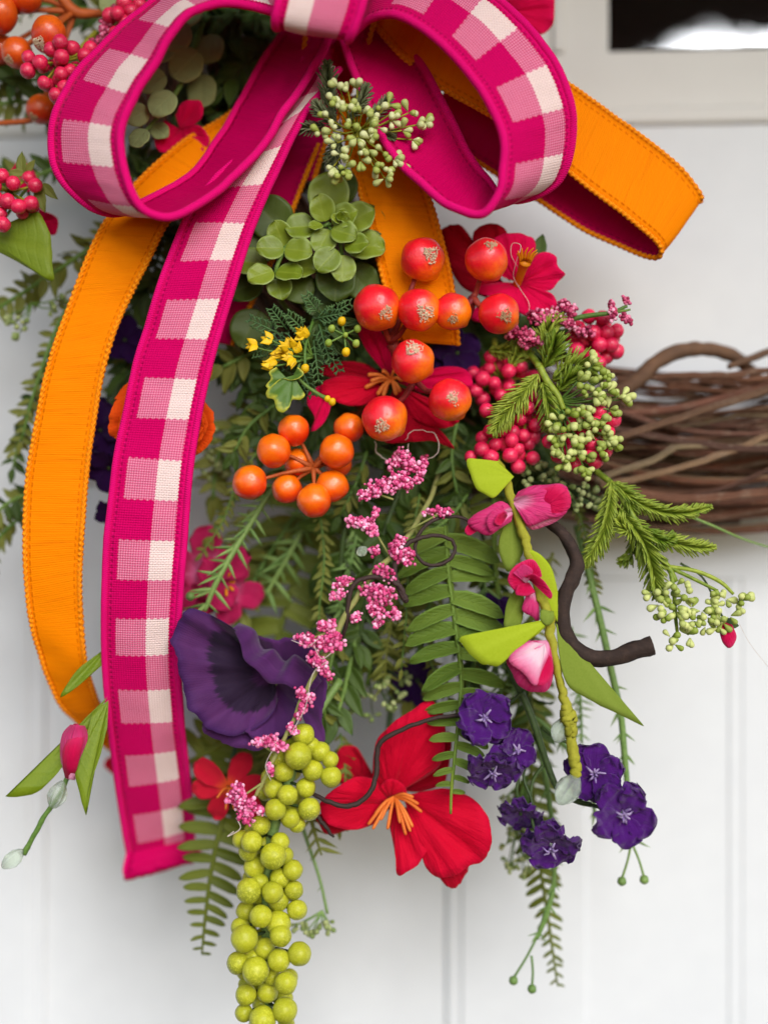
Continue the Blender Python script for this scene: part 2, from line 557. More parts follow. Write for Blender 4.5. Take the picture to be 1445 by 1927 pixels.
for nm, pp, mt in (
    ('twig', [(1120, 770, 190, 17), (1190, 722, 175, 17), (1250, 672, 180, 16), (1320, 656, 200, 15), (1385, 672, 230, 14), (1420, 705, 265, 12), (1520, 760, 300, 10)], light_bark),
    ('twig', [(1110, 840, 160, 8), (1200, 812, 150, 8), (1330, 770, 150, 8), (1460, 726, 165, 8), (1640, 640, 190, 7)], bark),
    ('twig', [(1120, 905, 165, 7), (1230, 865, 155, 7), (1290, 838, 150, 8), (1400, 842, 160, 8), (1560, 830, 190, 7)], bark),
    ('twig', [(1130, 915, 160, 7), (1260, 885, 150, 7), (1390, 843, 155, 7), (1500, 800, 175, 6)], bark),
    ('twig', [(1120, 800, 165, 8), (1210, 818, 152, 8), (1330, 838, 150, 8), (1450, 845, 160, 8), (1620, 830, 190, 7)], bark),
    ('twig', [(1150, 925, 165, 8), (1260, 938, 150, 9), (1370, 935, 150, 9), (1500, 915, 165, 8)], bark),
    ('twig', [(1160, 715, 190, 6), (1280, 705, 180, 7), (1380, 705, 175, 7), (1500, 690, 185, 6)], bark),
    ('twig', [(1370, 690, 190, 6), (1420, 672, 195, 8), (1500, 640, 215, 8)], light_bark),
):
    tube(nm, pp, mt, wreath, 8, 10, wob=3, seed=pp[0][1] % 50, rough=.12)

# ------------------------------------------------------------------ ribbons
def m_gingham(name):
    k = Mat(name)
    _, x, y = k.uv()
    yy = k.math('ADD', y, k.math('MULTIPLY', k.math('SINE', k.math('MULTIPLY', x, 75)), .012))
    xx = k.math('ADD', x, k.math('MULTIPLY', k.math('SINE', k.math('MULTIPLY', y, 95)), .006))
    wcol = k.math('MULTIPLY', k.step(xx, .575, .006), k.math('SUBTRACT', 1.0, k.step(xx, .875, .006)))
    pcol = k.math('MULTIPLY', k.step(xx, .165, .006), k.math('SUBTRACT', 1.0, k.step(xx, .575, .006)))
    row = k.math('FRACT', k.math('DIVIDE', yy, 1.5))
    wrow = k.math('MULTIPLY', k.step(row, .02, .008), k.math('SUBTRACT', 1.0, k.step(row, .52, .008)))
    both = k.math('MULTIPLY', wcol, wrow)
    half = k.math('SUBTRACT', k.math('ADD', k.math('MULTIPLY', pcol, wrow), wcol), both)
    # threads: a twill of light and dark
    a = k.math('MULTIPLY', x, 6.283 * 15.0)
    b = k.math('MULTIPLY', y, 6.283 * 11.2)
    tw = k.math('MULTIPLY', k.math('SINE', k.math('ADD', a, b)), k.math('SINE', k.math('SUBTRACT', a, b)))
    dots = k.step(tw, .05, .3)
    fine = k.math('MULTIPLY', k.math('SINE', k.math('MULTIPLY', x, 6.283 * 21)), k.math('SINE', k.math('MULTIPLY', y, 6.283 * 15)))
    slub = k.noise(1.0, k.vec(k.math('MULTIPLY', x, 5), k.math('MULTIPLY', y, 40)), 3)
    slub2 = k.noise(1.0, k.vec(k.math('MULTIPLY', x, 60), k.math('MULTIPLY', y, 3)), 3)
    mag = k.mix(k.math('MULTIPLY', k.math('ADD', slub, slub2), .4), C('ca0059'), C('e2026a'))
    mag = k.mix(k.math('MULTIPLY', k.math('SUBTRACT', 1.0, dots), .25), mag, C('9c0046'))
    cream = k.mix(k.math('MULTIPLY', k.math('ADD', slub, slub2), .35), C('f9e4e0'), C('e9c6c0'))
    cream = k.mix(k.math('MULTIPLY', k.step(fine, .25, .3), .3), cream, C('c99f98'))
    fac = k.math('ADD', both, k.math('MULTIPLY', half, k.math('MULTIPLY_ADD', dots, .32, .16)))
    col = k.mix(fac, mag, k.mix(half, cream, C('ffc6de')))
    edge = k.math('ABSOLUTE', k.math('SUBTRACT', x, .5))
    hem = k.step(edge, .405, .012)
    col = k.mix(hem, col, C('dc0468'))
    stl = k.math('MULTIPLY', k.step(edge, .395, .012), k.math('SUBTRACT', 1.0, k.step(edge, .425, .012)))
    stl = k.math('MULTIPLY', stl, k.step(k.math('SINE', k.math('MULTIPLY', y, 6.283 * 9)), -.1, .5))
    col = k.mix(k.math('MULTIPLY', stl, .5), col, C('8e0040'))
    h = k.math('ADD', k.math('MULTIPLY', tw, 1.0), k.math('MULTIPLY', slub, 1.6))
    h = k.math('ADD', h, k.math('ADD', k.math('MULTIPLY', hem, 1.5), k.math('MULTIPLY', stl, -2.5)))
    return k.finish(col, .9, k.bump(h, .6, 1.0), .08, .12, .03)

def m_ribbon(name, a, b, stitch, streak=1.0, rough=.7):
    k = Mat(name)
    _, x, y = k.uv()
    s1 = k.noise(1.0, k.vec(k.math('MULTIPLY', x, 1.6), k.math('MULTIPLY', y, 28)), 4, .6)
    s2 = k.step(k.noise(1.0, k.vec(k.math('MULTIPLY', x, .7), k.math('MULTIPLY', y, 14), 3.3), 2), .66, .12)
    thread = k.math('SINE', k.math('MULTIPLY', y, 6.283 * 24))
    col = k.mix(k.math('MULTIPLY', s1, .9), C(a), C(b))
    col = k.mix(k.math('MULTIPLY', s2, .28 * streak), col, C(stitch))
    edge = k.math('ABSOLUTE', k.math('SUBTRACT', x, .5))
    hem = k.step(edge, .41, .012)
    stl = k.math('MULTIPLY', k.step(edge, .392, .01), k.math('SUBTRACT', 1.0, k.step(edge, .418, .01)))
    stl = k.math('MULTIPLY', stl, k.step(k.math('SINE', k.math('MULTIPLY', y, 6.283 * 7)), -.2, .5))
    col = k.mix(k.math('MULTIPLY', stl, .55), col, C(stitch))
    h = k.math('ADD', k.math('MULTIPLY', thread, .5), k.math('MULTIPLY', s1, 2.5))
    h = k.math('ADD', h, k.math('ADD', k.math('MULTIPLY', s2, 1.2 * streak), k.math('ADD', k.math('MULTIPLY', hem, 2), k.math('MULTIPLY', stl, -3))))
    return k.finish(col, rough, k.bump(h, .5, .9), .06, .18, 0)

def m_cord(name, a, b, freq):
    k = Mat(name)
    _, x, y = k.uv()
    w = k.math('SINE', k.math('MULTIPLY', k.math('ADD', k.math('MULTIPLY', x, 1.0), k.math('MULTIPLY', y, freq)), 6.283))
    f = k.math('MULTIPLY_ADD', w, .5, .5)
    col = k.mix(k.math('ADD', k.math('MULTIPLY', f, .7), k.math('MULTIPLY', k.noise(3000, k.obj()), .3)), C(a), C(b))
    return k.finish(col, .8, k.bump(f, .6, 1.6), .08, 0, .03)

gingham = m_gingham('pink_gingham')
magenta = m_ribbon('magenta_backing', 'bc0050', 'd4005e', '8c003c', .25, .6)
orange_cloth = m_ribbon('orange_cloth', 'fc8200', 'ff9600', 'd86000', 1.0)
pink_cord = m_cord('pink_edge_cord', 'd00462', 'e40a74', 24)
orange_cord = m_cord('orange_edge_cord', 'd86a00', 'ff9e18', 9)

def ribbon(name, L, R, mats, cords, parent, n=9, m=10, bulge=3.0, thick=2.2, cr=5.0, v0=0.0, crumple=4.0, stitch=0.0, seed=0, flip=False):
    """strip between two edges; L, R lists of (x, y, d); the face towards along x (R - L) takes mats[0]"""
    SL = [P(*q) for q in spl(L, n)]
    SR = [P(*q) for q in spl(R, n)]
    N = len(SL)
    mid = [(a + b) / 2 for a, b in zip(SL, SR)]
    Lc = [0.0]
    for i in range(1, N): Lc.append(Lc[-1] + (mid[i] - mid[i - 1]).length / U / 100)
    V, UV, F, FM = [], [], [], []
    grid, nor = [], []
    for i in range(N):
        al = (mid[min(i + 1, N - 1)] - mid[max(i - 1, 0)]).normalized()
        ac = SR[i] - SL[i]
        nn = al.cross(ac).normalized()
        row = []
        for j in range(m + 1):
            t = j / m
            off = bulge * (1 - (2 * t - 1) ** 2) * U + crumple * U * (noise.noise((Lc[i] * 1.6, t * 1.5, seed * 9.7)) + .3 * noise.noise((Lc[i] * 6, t * 2.5, seed * 3.1)))
            row.append(SL[i] + ac * t + nn * off)
        grid.append(row); nor.append(nn)
    for s in (1, -1):
        for i in range(N):
            for j in range(m + 1):
                V.append(grid[i][j] + nor[i] * (s * thick / 2 * U)); UV.append((1 - j / m if flip else j / m, Lc[i] + v0))
    o = N * (m + 1); w = m + 1
    for i in range(N - 1):
        for j in range(m):
            a = i * w + j
            F.append((a, a + 1, a + w + 1, a + w)); FM.append(0)
            F.append((o + a, o + a + w, o + a + w + 1, o + a + 1)); FM.append(1)
    for j in range(m):
        for i in (0, N - 1):
            a = i * w + j
            F.append((a, a + 1, o + a + 1, o + a)); FM.append(0)
    for i in range(N - 1):
        for j in (0, m):
            a = i * w + j
            F.append((a, a + w, o + a + w, o + a)); FM.append(0)
    ob = built(name, V, F, mats, parent, UV, FM)
    for j in (0, m):
        src = [(grid[i][j], Lc[i]) for i in range(N)]
        dense, ra = [], []
        tot = Lc[-1] * 100
        cnt = max(12, int(tot / (3.0 if stitch else 7.0)))
        k0 = 0
        for q in range(cnt + 1):
            tt = Lc[-1] * q / cnt
            while k0 < N - 2 and Lc[k0 + 1] < tt: k0 += 1
            f = (tt - Lc[k0]) / max(1e-9, Lc[k0 + 1] - Lc[k0])
            dense.append(grid[k0][j].lerp(grid[k0 + 1][j], min(max(f, 0), 1)))
            r = cr * (1 + stitch * math.sin(tt * 100 / 11.0 * 6.283) + .06 * noise.noise((tt * 8, j, seed)))
            ra.append(r * U)
        # smooth the polyline once so that the cord does not kink
        sm = [dense[0]] + [(dense[i - 1] + dense[i] * 2 + dense[i + 1]) / 4 for i in range(1, len(dense) - 1)] + [dense[-1]]
        tv, tf, tu = tube_data(sm, ra, 8)
        built('edge_cord', tv, tf, cords, ob, tu)
    return ob

def auto(F, B, W=142.0, sign=1):
    """depth of the far edge from the true ribbon width"""
    out = []
    for (fx, fy, fd), (bx, by) in zip(F, B):
        q = math.hypot(fx - bx, fy - by) * (CAM + fd) / CAM
        out.append((bx, by, fd + sign * math.sqrt(max(0, W * W - q * q))))
    for _ in range(2):
        out = [out[0]] + [(out[i][0], out[i][1], (out[i - 1][2] + 2 * out[i][2] + out[i + 1][2]) / 4) for i in range(1, len(out) - 1)] + [out[-1]]
    return out

bow = thing('gingham_bow', 'large pink and white gingham ribbon bow with magenta backing, its long tail hanging', 'bow', P(620, 40, 20))
GM = [gingham, magenta]
# loop at the photograph's left
Fl = [(560, 40, -60), (510, 22, -85), (455, 7, -105), (398, 7, -125), (356, 24, -135), (325, 62, -140), (294, 114, -145), (258, 166, -150),
      (234, 221, -152), (226, 263, -152), (235, 325, -152), (256, 374, -150), (282, 400, -146), (318, 409, -140), (363, 391, -125), (429, 343, -100),
      (500, 263, -70), (532, 213, -50), (576, 150, -25), (617, 76, 10), (628, 30, 25)]
Bl = [(520, -60), (460, -80), (400, -65), (345, -38), (289, 0), (242, 38), (194, 87), (149, 131),
      (114, 194), (96, 256), (104, 311), (130, 354), (172, 390), (224, 400), (278, 378), (363, 325),
      (415, 256), (450, 200), (496, 114), (534, 55), (560, 0)]
ribbon('loop', auto(Fl, Bl), Fl, GM, pink_cord, bow, cr=8.0, v0=1.0, seed=1)
# loop at the photograph's right
Fr = [(668, 60, -40), (700, 34, -70), (735, 27, -95), (775, 40, -110), (812, 65, -122), (850, 99, -130), (888, 141, -136), (914, 183, -140),
      (937, 228, -142), (948, 274, -142), (945, 324, -142), (940, 362, -140), (922, 391, -136), (899, 402, -130), (869, 396, -120), (831, 377, -105),
      (773, 327, -75), (747, 300, -60), (715, 250, -40), (685, 180, -15), (655, 105, 10), (640, 60, 25)]
Br = [(690, -50), (740, -75), (790, -75), (840, -60), (885, -36), (938, 0), (1006, 64), (1048, 124),
      (1072, 188), (1079, 241), (1070, 298), (1046, 345), (990, 372), (945, 368), (915, 336), (893, 312),
      (865, 258), (838, 205), (805, 142), (770, 88), (738, 45), (720, 10)]
ribbon('loop', Fr, auto(Fr, Br), GM, pink_cord, bow, cr=8.0, v0=.6, seed=2)
# the folded band over the knot
ribbon('knot_band', [(545, -140, -60), (534, -60, -150), (525, 0, -172), (518, 34, -168), (520, 52, -140), (530, 42, -100), (540, 10, -60)],
       [(700, -140, -60), (693, -60, -150), (683, 2, -172), (664, 58, -168), (654, 76, -140), (655, 60, -100), (655, 20, -60)],
       GM, pink_cord, bow, cr=8.5, v0=.9, seed=3, flip=True)
# hanging tail
ribbon('tail', [(572, 110, 30), (545, 190, 5), (478, 275, -20), (410, 330, -40), (356, 402, -55), (329, 462, -60), (304, 528, -64), (277, 615, -66), (256, 684, -66), (239, 767, -66),
                (221, 850, -64), (208, 954, -58), (200, 1023, -50), (196, 1132, -30), (196, 1222, 0), (202, 1313, 40), (214, 1422, 98), (229, 1531, 168), (243, 1612, 225), (241, 1634, 245), (246, 1638, 262)],
       [(640, 130, 30), (612, 165, 0), (575, 212, -30), (530, 300, -45), (484, 402, -55), (462, 462, -60), (444, 522, -64), (415, 615, -66), (394, 690, -66), (376, 770, -66),
        (361, 860, -64), (351, 960, -58), (346, 1028, -50), (338, 1132, -30), (334, 1222, 0), (338, 1313, 40), (347, 1410, 98), (358, 1505, 168), (362, 1584, 225), (364, 1602, 245), (368, 1608, 262)],
       GM, pink_cord, bow, cr=6.5, v0=.66, seed=4, bulge=5)
ribbon('folded_end', [(241, 1606, 214), (236, 1624, 206), (234, 1642, 204), (238, 1652, 212), (244, 1650, 226)], [(364, 1580, 214), (370, 1594, 206), (376, 1608, 204), (378, 1618, 212), (374, 1620, 226)],
       [magenta, magenta], pink_cord, bow, cr=4.0, seed=14, crumple=8)
tube('rolled_end', [(236, 1650, 222, 9), (260, 1640, 212, 14), (300, 1627, 212, 15), (340, 1617, 216, 14), (380, 1612, 224, 9)], magenta, bow, 8, 10, wob=4)

obow = thing('orange_bow', 'orange ribbon bow with magenta backing tied under the gingham bow', 'bow', P(640, 80, 50))
OM = [orange_cloth, magenta]
ribbon('tail', [(560, 90, 150), (500, 150, 140), (429, 215, 120), (346, 266, 90), (262, 338, 50), (206, 407, 24), (159, 500, 10), (114, 621, 5), (87, 711, 2), (66, 815, 2), (52, 898, 4), (47, 1000, 8),
                (52, 1125, 22), (72, 1222, 55), (107, 1312, 110), (146, 1358, 165), (198, 1402, 235), (260, 1440, 300)],
       [(640, 150, 150), (570, 220, 140), (500, 290, 115), (430, 335, 80), (370, 370, 45), (317, 414, 20), (273, 500, 8), (225, 597, 5), (192, 705, 2), (173, 815, 2), (162, 900, 4), (155, 1000, 8),
        (150, 1105, 22), (158, 1230, 55), (176, 1303, 110), (198, 1345, 165), (240, 1375, 235), (290, 1400, 300)],
       OM, orange_cord, obow, cr=5.0, seed=5, stitch=.22)
ribbon('tail', [(640, 180, 70), (652, 260, 55), (668, 330, 45), (692, 410, 36), (716, 505, 32), (734, 575, 34), (748, 640, 50)],
       [(740, 180, 70), (768, 260, 55), (795, 335, 45), (822, 420, 36), (846, 515, 32), (856, 585, 34), (862, 650, 50)],
       OM, orange_cord, obow, cr=5.0, v0=2.2, seed=6, stitch=.22)
# loop reaching out to the right
ribbon('loop', [(700, 40, 60), (755, 105, 40), (812, 152, 25), (870, 187, 15), (932, 222, 5), (1000, 270, -2), (1072, 324, -6), (1150, 384, -8), (1212, 432, -6), (1241, 462, 4), (1240, 482, 22), (1218, 482, 42), (1178, 467, 58),
                (1100, 432, 72), (1020, 380, 80), (940, 330, 84), (870, 285, 84), (790, 235, 84)],
       [(740, -40, 60), (800, 10, 50), (860, 45, 45), (930, 80, 40), (1000, 115, 34), (1068, 156, 28), (1130, 200, 24), (1200, 252, 22), (1272, 308, 24), (1314, 360, 32), (1318, 378, 46), (1296, 380, 60), (1252, 362, 74),
        (1180, 322, 86), (1100, 268, 94), (1020, 220, 98), (950, 175, 98), (870, 125, 98)],
       OM, orange_cord, obow, cr=5.0, v0=.5, seed=7, stitch=.22)
# a tail seen from its magenta side, in the shade under the bow
ribbon('tail', [(640, 200, 95), (596, 280, 90), (560, 370, 86), (520, 470, 84), (478, 560, 82), (438, 650, 84)],
       [(560, 200, 95), (500, 280, 92), (462, 370, 96), (432, 470, 100), (404, 560, 104), (380, 640, 110)],
       OM, orange_cord, obow, cr=5.0, seed=8, stitch=.22)

ribbon('loop', [(706, 30, 40), (690, 90, 55), (668, 150, 66), (640, 210, 76), (610, 275, 84), (590, 340, 100)],
       [(580, 20, 30), (572, 90, 48), (562, 150, 66), (540, 210, 80), (510, 275, 92), (480, 340, 110)],
       OM, orange_cord, obow, cr=5.0, seed=9, stitch=.22)
# ------------------------------------------------------------------ plant materials
mt_red_berry = m_berry('red_orange_berry_paint', 'ee1226', 'ff7c00', .36, 'd0101e', .25, .35, 1, .5, .0, .6, var=0.0)
mt_orange_berry = m_berry('orange_berry_paint', 'f87c06', 'e02808', .3, 'e0500a', .3, .3, 1, .45, .1, .9)
mt_lime_berry = m_berry('lime_berry_flock', 'c8c808', '8e9404', .4, 'e2e44e', .8, 1.0, 1.2, .5, -.1, 1.0, .35, .28)
mt_pink_berry = m_berry('pink_berry_paint', 'f21a54', 'c40840', .25, 'f04a78', .3, 1.0, .3, .5, -.2, .9)
mt_fruit = m_berry('orange_fruit_paint', 'ee6a10', 'd23012', .38, '8a2f10', .3, .15, 1, .4, 0, .7)
mt_crumb = m_plain('straw_crumb', 'f4e2c6', 'b88c62', .9, 9000, .5)
mt_red_stem = m_plain('dark_red_stem', '7a2028', 'a8402c', .55, 700)
mt_orange_stem = m_plain('orange_brown_stem', 'a04a1c', 'c05e28', .55, 700)
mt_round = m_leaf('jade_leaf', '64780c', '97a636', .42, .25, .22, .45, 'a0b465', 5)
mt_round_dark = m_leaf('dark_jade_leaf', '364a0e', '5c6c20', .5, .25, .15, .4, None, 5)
mt_dusty = m_leaf('dusty_eucalyptus_leaf', '7a8858', 'a2aa76', .8, .6, .15, .15, '9ba56c', 6)
mt_broad = m_leaf('broad_green_leaf', '647e08', '8a9c22', .45, .6, .25, .4, None, 7)
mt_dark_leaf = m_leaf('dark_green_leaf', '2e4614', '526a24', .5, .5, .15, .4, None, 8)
mt_fern = m_leaf('fern_leaf', '4c6a10', '80963a', .5, 1.0, .2, .35, '7c9c42', 10)
mt_fern_back = m_leaf('olive_fern_leaf', '525f16', '788026', .5, .5, .2, .35, None, 8)
mt_olive = m_leaf('olive_leaf', '626a24', '8a8c40', .55, .4, .2, .3, None, 6)
mt_felt = m_leaf('lime_felt_leaf', '9cae1e', 'b2c236', .9, .0, .2, .1, None, 1)
mt_felt_dull = m_leaf('moss_felt_leaf', '74872e', '8a9a42', .9, .0, .2, .1, None, 1)
mt_stem = m_plain('green_stem', '4a6b28', '6a8638', .5, 600)
mt_stem_dark = m_plain('dark_green_stem', '283a18', '425626', .5, 600)
mt_stem_sage = m_plain('sage_stem', '587838', '7a944e', .5, 600)
mt_tape = m_plain('olive_stem_tape', '84821a', '9a962a', .8, 350, .9, 900)
mt_branch = m_plain('dark_wrapped_branch', '2e211c', '46342b', .85, 250, 1.0, 900)
mt_tendril = m_plain('black_brown_tendril', '2a1c19', '3c2a26', .7, 500)
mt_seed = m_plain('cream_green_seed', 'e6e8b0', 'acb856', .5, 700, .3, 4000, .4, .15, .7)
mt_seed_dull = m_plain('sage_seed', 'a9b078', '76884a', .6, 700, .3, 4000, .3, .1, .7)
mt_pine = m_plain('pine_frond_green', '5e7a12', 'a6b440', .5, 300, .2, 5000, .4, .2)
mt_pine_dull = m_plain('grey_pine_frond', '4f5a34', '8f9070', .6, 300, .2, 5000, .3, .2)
mt_drop = m_plain('frosted_drop', 'd4e8ce', 'f6fcf2', .08, 500, .5, 400, .7, 0, .3, **{'Transmission Weight': .85, 'IOR': 1.3})
mt_yellow = m_plain('yellow_bud', 'eec010', 'd4a808', .5, 1500)
mt_green_bud = m_plain('green_bud', '7f9a30', '9cb04a', .5, 1500)
mt_thread = m_plain('loose_glue_thread', 'b8a49a', 'd8c8c0', .5, 500)
k = Mat('heather_bead')
ri = k.n('NewGeometry').outputs['Random Per Island']
mt_heather = k.finish(k.ramp(ri, [(0, C('9c1e50')), (.3, C('cc3c78')), (.6, C('e06a9c')), (.85, C('f092ba')), (1, C('f6c2d8'))]), .5, None, .4)
k = Mat('heather_bead_deep')
ri = k.n('NewGeometry').outputs['Random Per Island']
mt_heather_deep = k.finish(k.ramp(ri, [(0, C('7c1238')), (.4, C('b02a58')), (.8, C('d8688e')), (1, C('eeaac2'))]), .5, None, .4)
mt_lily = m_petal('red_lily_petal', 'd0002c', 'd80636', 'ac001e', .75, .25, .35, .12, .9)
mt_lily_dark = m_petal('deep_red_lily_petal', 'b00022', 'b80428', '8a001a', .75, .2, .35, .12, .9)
mt_fuchsia = m_petal('fuchsia_petal', 'e0004a', 'e80a58', 'c00038', .8, .25, .35, .15, .9)
mt_azalea = m_petal('pink_azalea_petal', 'c40c54', 'd81864', 'f47cb0', .8, .25, .35, .35, .9)
mt_coral = m_petal('coral_petal', 'dc103c', 'e61c4a', 'f0602c', .8, .3, .35, .26, .9)
mt_orange_petal = m_petal('orange_petal', 'e4480a', 'ee5c12', 'c23406', .8, .25, .3, .2, .9)
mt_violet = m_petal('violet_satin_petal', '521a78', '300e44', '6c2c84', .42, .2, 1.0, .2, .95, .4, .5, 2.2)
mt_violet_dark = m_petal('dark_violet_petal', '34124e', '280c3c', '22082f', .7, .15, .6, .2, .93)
mt_bud = m_petal('magenta_bud_petal', 'e02c78', 'd01a68', 'f4a0c4', .6, .25, .3, .3, .8, .6)
mt_bud_pale = m_petal('pale_pink_bud_petal', 'f6a8c8', 'e83c84', 'fbd8e4', .6, .3, .3, .55, .8, .5)
mt_bud_deep = m_petal('deep_pink_bud_petal', 'd80c50', 'e4306c', 'a80438', .6, .25, .3, .3, .85, .5)
mt_stamen_o = m_plain('apricot_stamen', 'f08a3c', 'e07028', .6, 800, .2, 3000, .3, .25)
mt_stamen_y = m_plain('golden_stamen', 'f0a010', 'e88808', .5, 800, .2, 3000, .4, .3)
mt_stamen_w = m_plain('clear_stamen', 'c4b0d4', '8c6cae', .3, 800, .2, 3000, .5, .35)
# anemone: violet with a near-black blotch of its own
k = Mat('anemone_petal')
uvv, u, v = k.uv()
st = k.noise(1.0, k.vec(k.math('MULTIPLY', u, 38), k.math('MULTIPLY', v, 1.5), k.math('MULTIPLY', k.rand(), 30)), 4, .7)
st2 = k.noise(1.0, k.vec(k.math('MULTIPLY', u, 9), k.math('MULTIPLY', v, 1.2), 4.0), 3)
vv = k.math('ADD', v, k.math('MULTIPLY', k.math('SUBTRACT', st, .5), .34))
blot = k.math('MULTIPLY', k.math('SUBTRACT', 1.0, k.step(vv, .66, .035)), k.step(vv, .2, .06))
col = k.mix(st2, C('3c1448'), C('602c66'))
col = k.mix(k.step(v, .93, .08), col, C('3c1450'))
col = k.mix(k.math('MULTIPLY', blot, .92), col, C('1d0d26'))
h = k.math('ADD', k.math('MULTIPLY', st2, 8), k.math('MULTIPLY', k.math('ADD', k.math('SINE', k.math('MULTIPLY', u, 700)), k.math('SINE', k.math('MULTIPLY', v, 420))), .3))
mt_anemone = k.finish(col, .72, k.bump(h, .5, .9), .25, .15, .2)
k = Mat('anemone_petal_plain')
uvv, u, v = k.uv()
st2 = k.noise(1.0, k.vec(k.math('MULTIPLY', u, 9), k.math('MULTIPLY', v, 1.2), k.math('MULTIPLY', k.rand(), 30)), 3)
h = k.math('ADD', k.math('MULTIPLY', st2, 8), k.math('MULTIPLY', k.math('ADD', k.math('SINE', k.math('MULTIPLY', u, 500)), k.math('SINE', k.math('MULTIPLY', v, 420))), .3))
mt_anemone_plain = k.finish(k.mix(st2, C('3a1248'), C('5e2868')), .72, k.bump(h, .5, .9), .25, .15, .2)

# ------------------------------------------------------------------ shared shapes
LEAF_ROUND = [blade('leaf', 'oval', .96, mt_round, .12, .18, .05, 2, 0, 12, 16, .035, s) for s in range(3)]
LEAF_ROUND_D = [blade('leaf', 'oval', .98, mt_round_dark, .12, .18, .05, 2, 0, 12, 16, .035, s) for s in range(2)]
LEAF_DUSTY = [blade('leaf', 'oval', .92, mt_dusty, .1, .1, .05, 2, 0, 10, 14, .04, s) for s in range(2)]
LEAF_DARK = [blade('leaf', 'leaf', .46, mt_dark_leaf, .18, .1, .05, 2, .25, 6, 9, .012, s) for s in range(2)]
LEAF_OLIVE = [blade('leaf', 'leaf', .42, mt_olive, .2, .1, .05, 2, .2, 6, 9, .014, s) for s in range(2)]
LEAF_FERN = [blade('leaflet', 'fernlet', .36, mt_fern, .18, .35, .04, 3, .12, 8, 12, .03, s, sick=.16) for s in range(3)]
LEAF_FERN_B = [blade('leaflet', 'fernlet', .32, mt_fern_back, .14, .3, .03, 3, .1, 6, 8, .03, s, sick=.1) for s in range(2)]
SPIKE = blade('needle', 'lance', .16, mt_stem_sage, .12, .2, 0, 1, 0, 2, 5, .05)
SPIKE_O = blade('needle', 'lance', .2, mt_olive, .12, .2, 0, 1, 0, 2, 5, .05)
BERRY_RED = [ball('berry', mt_red_berry, 32, 22, .06, s, .12) for s in range(5)]
BERRY_OR = [ball('berry', mt_orange_berry, 28, 20, .07, s) for s in range(4)]
BERRY_LIME = [ball('berry', mt_lime_berry, 24, 16, .05, s) for s in range(3)]
BERRY_PINK = [ball('berry', mt_pink_berry, 16, 12, .08, s) for s in range(2)]
FRUIT = ball('berry', mt_fruit, 24, 16, .04, 1)
SEED = lathe('seed_bud', [(0, .05), (.2, .13), (.5, .27), (.75, .32), (.92, .24), (1.0, .08)], mt_seed, 8)
mt_seed_green = m_plain('green_seed', 'd2d888', '8c9e38', .5, 700, .3, 4000, .4, .15, .8)
SEED_G = lathe('seed_bud', [(0, .05), (.2, .13), (.5, .27), (.75, .32), (.92, .24), (1.0, .08)], mt_seed_green, 8)
SEED_D = lathe('seed_bud', [(0, .05), (.2, .13), (.5, .27), (.75, .32), (.92, .24), (1.0, .08)], mt_seed_dull, 8)
DROP = lathe('drop', [(0, .06), (.12, .2), (.35, .36), (.6, .38), (.82, .26), (.95, .14), (1, .04)], mt_drop, 7, False)
BUDY = ball('bud', mt_yellow, 12, 8, .08)
BUDG = ball('bud', mt_green_bud, 12, 8, .08)
CRUMBS = []
for s in range(9):
    r_ = random.Random(s); parts = []
    sz = r_.uniform(.75, 1.1); ex = r_.uniform(.7, 1.0); ro = r_.uniform(0, 3)
    for i in range(int(110 * sz)):
        a = r_.uniform(0, 6.283); q = math.sqrt(r_.random()) * .34 * sz * (1 + .22 * math.sin(a * 3 + s)) * (ex if math.cos(a - ro) ** 2 < .5 else 1)
        b = Vector((q * math.cos(a), q * math.sin(a), math.sqrt(max(0, 1 - q * q)) * .985))
        d = (rv(r_) + b * .5).normalized()
        parts.append(tube_data([b - d * .04, b + b * .025 + d * .02 + rv(r_, .02), b + b * .035 + d * .09], [.02, .024, .016], 4))
    CRUMBS.append(mesh_of('berry_tip', *merge(parts)[:2], mt_crumb))

def aim(v, roll=0):
    """rotation taking +z to v"""
    return (v.to_track_quat('Z', 'Y').to_matrix().to_4x4()) @ Matrix.Rotation(roll, 4, 'Z')

def ballm(x, y, d, r, v, roll=0, sq=1.0):
    return Matrix.Translation(P(x, y, d)) @ aim(v, roll) @ Matrix.Diagonal((r * U, r * U, r * U * sq, 1))

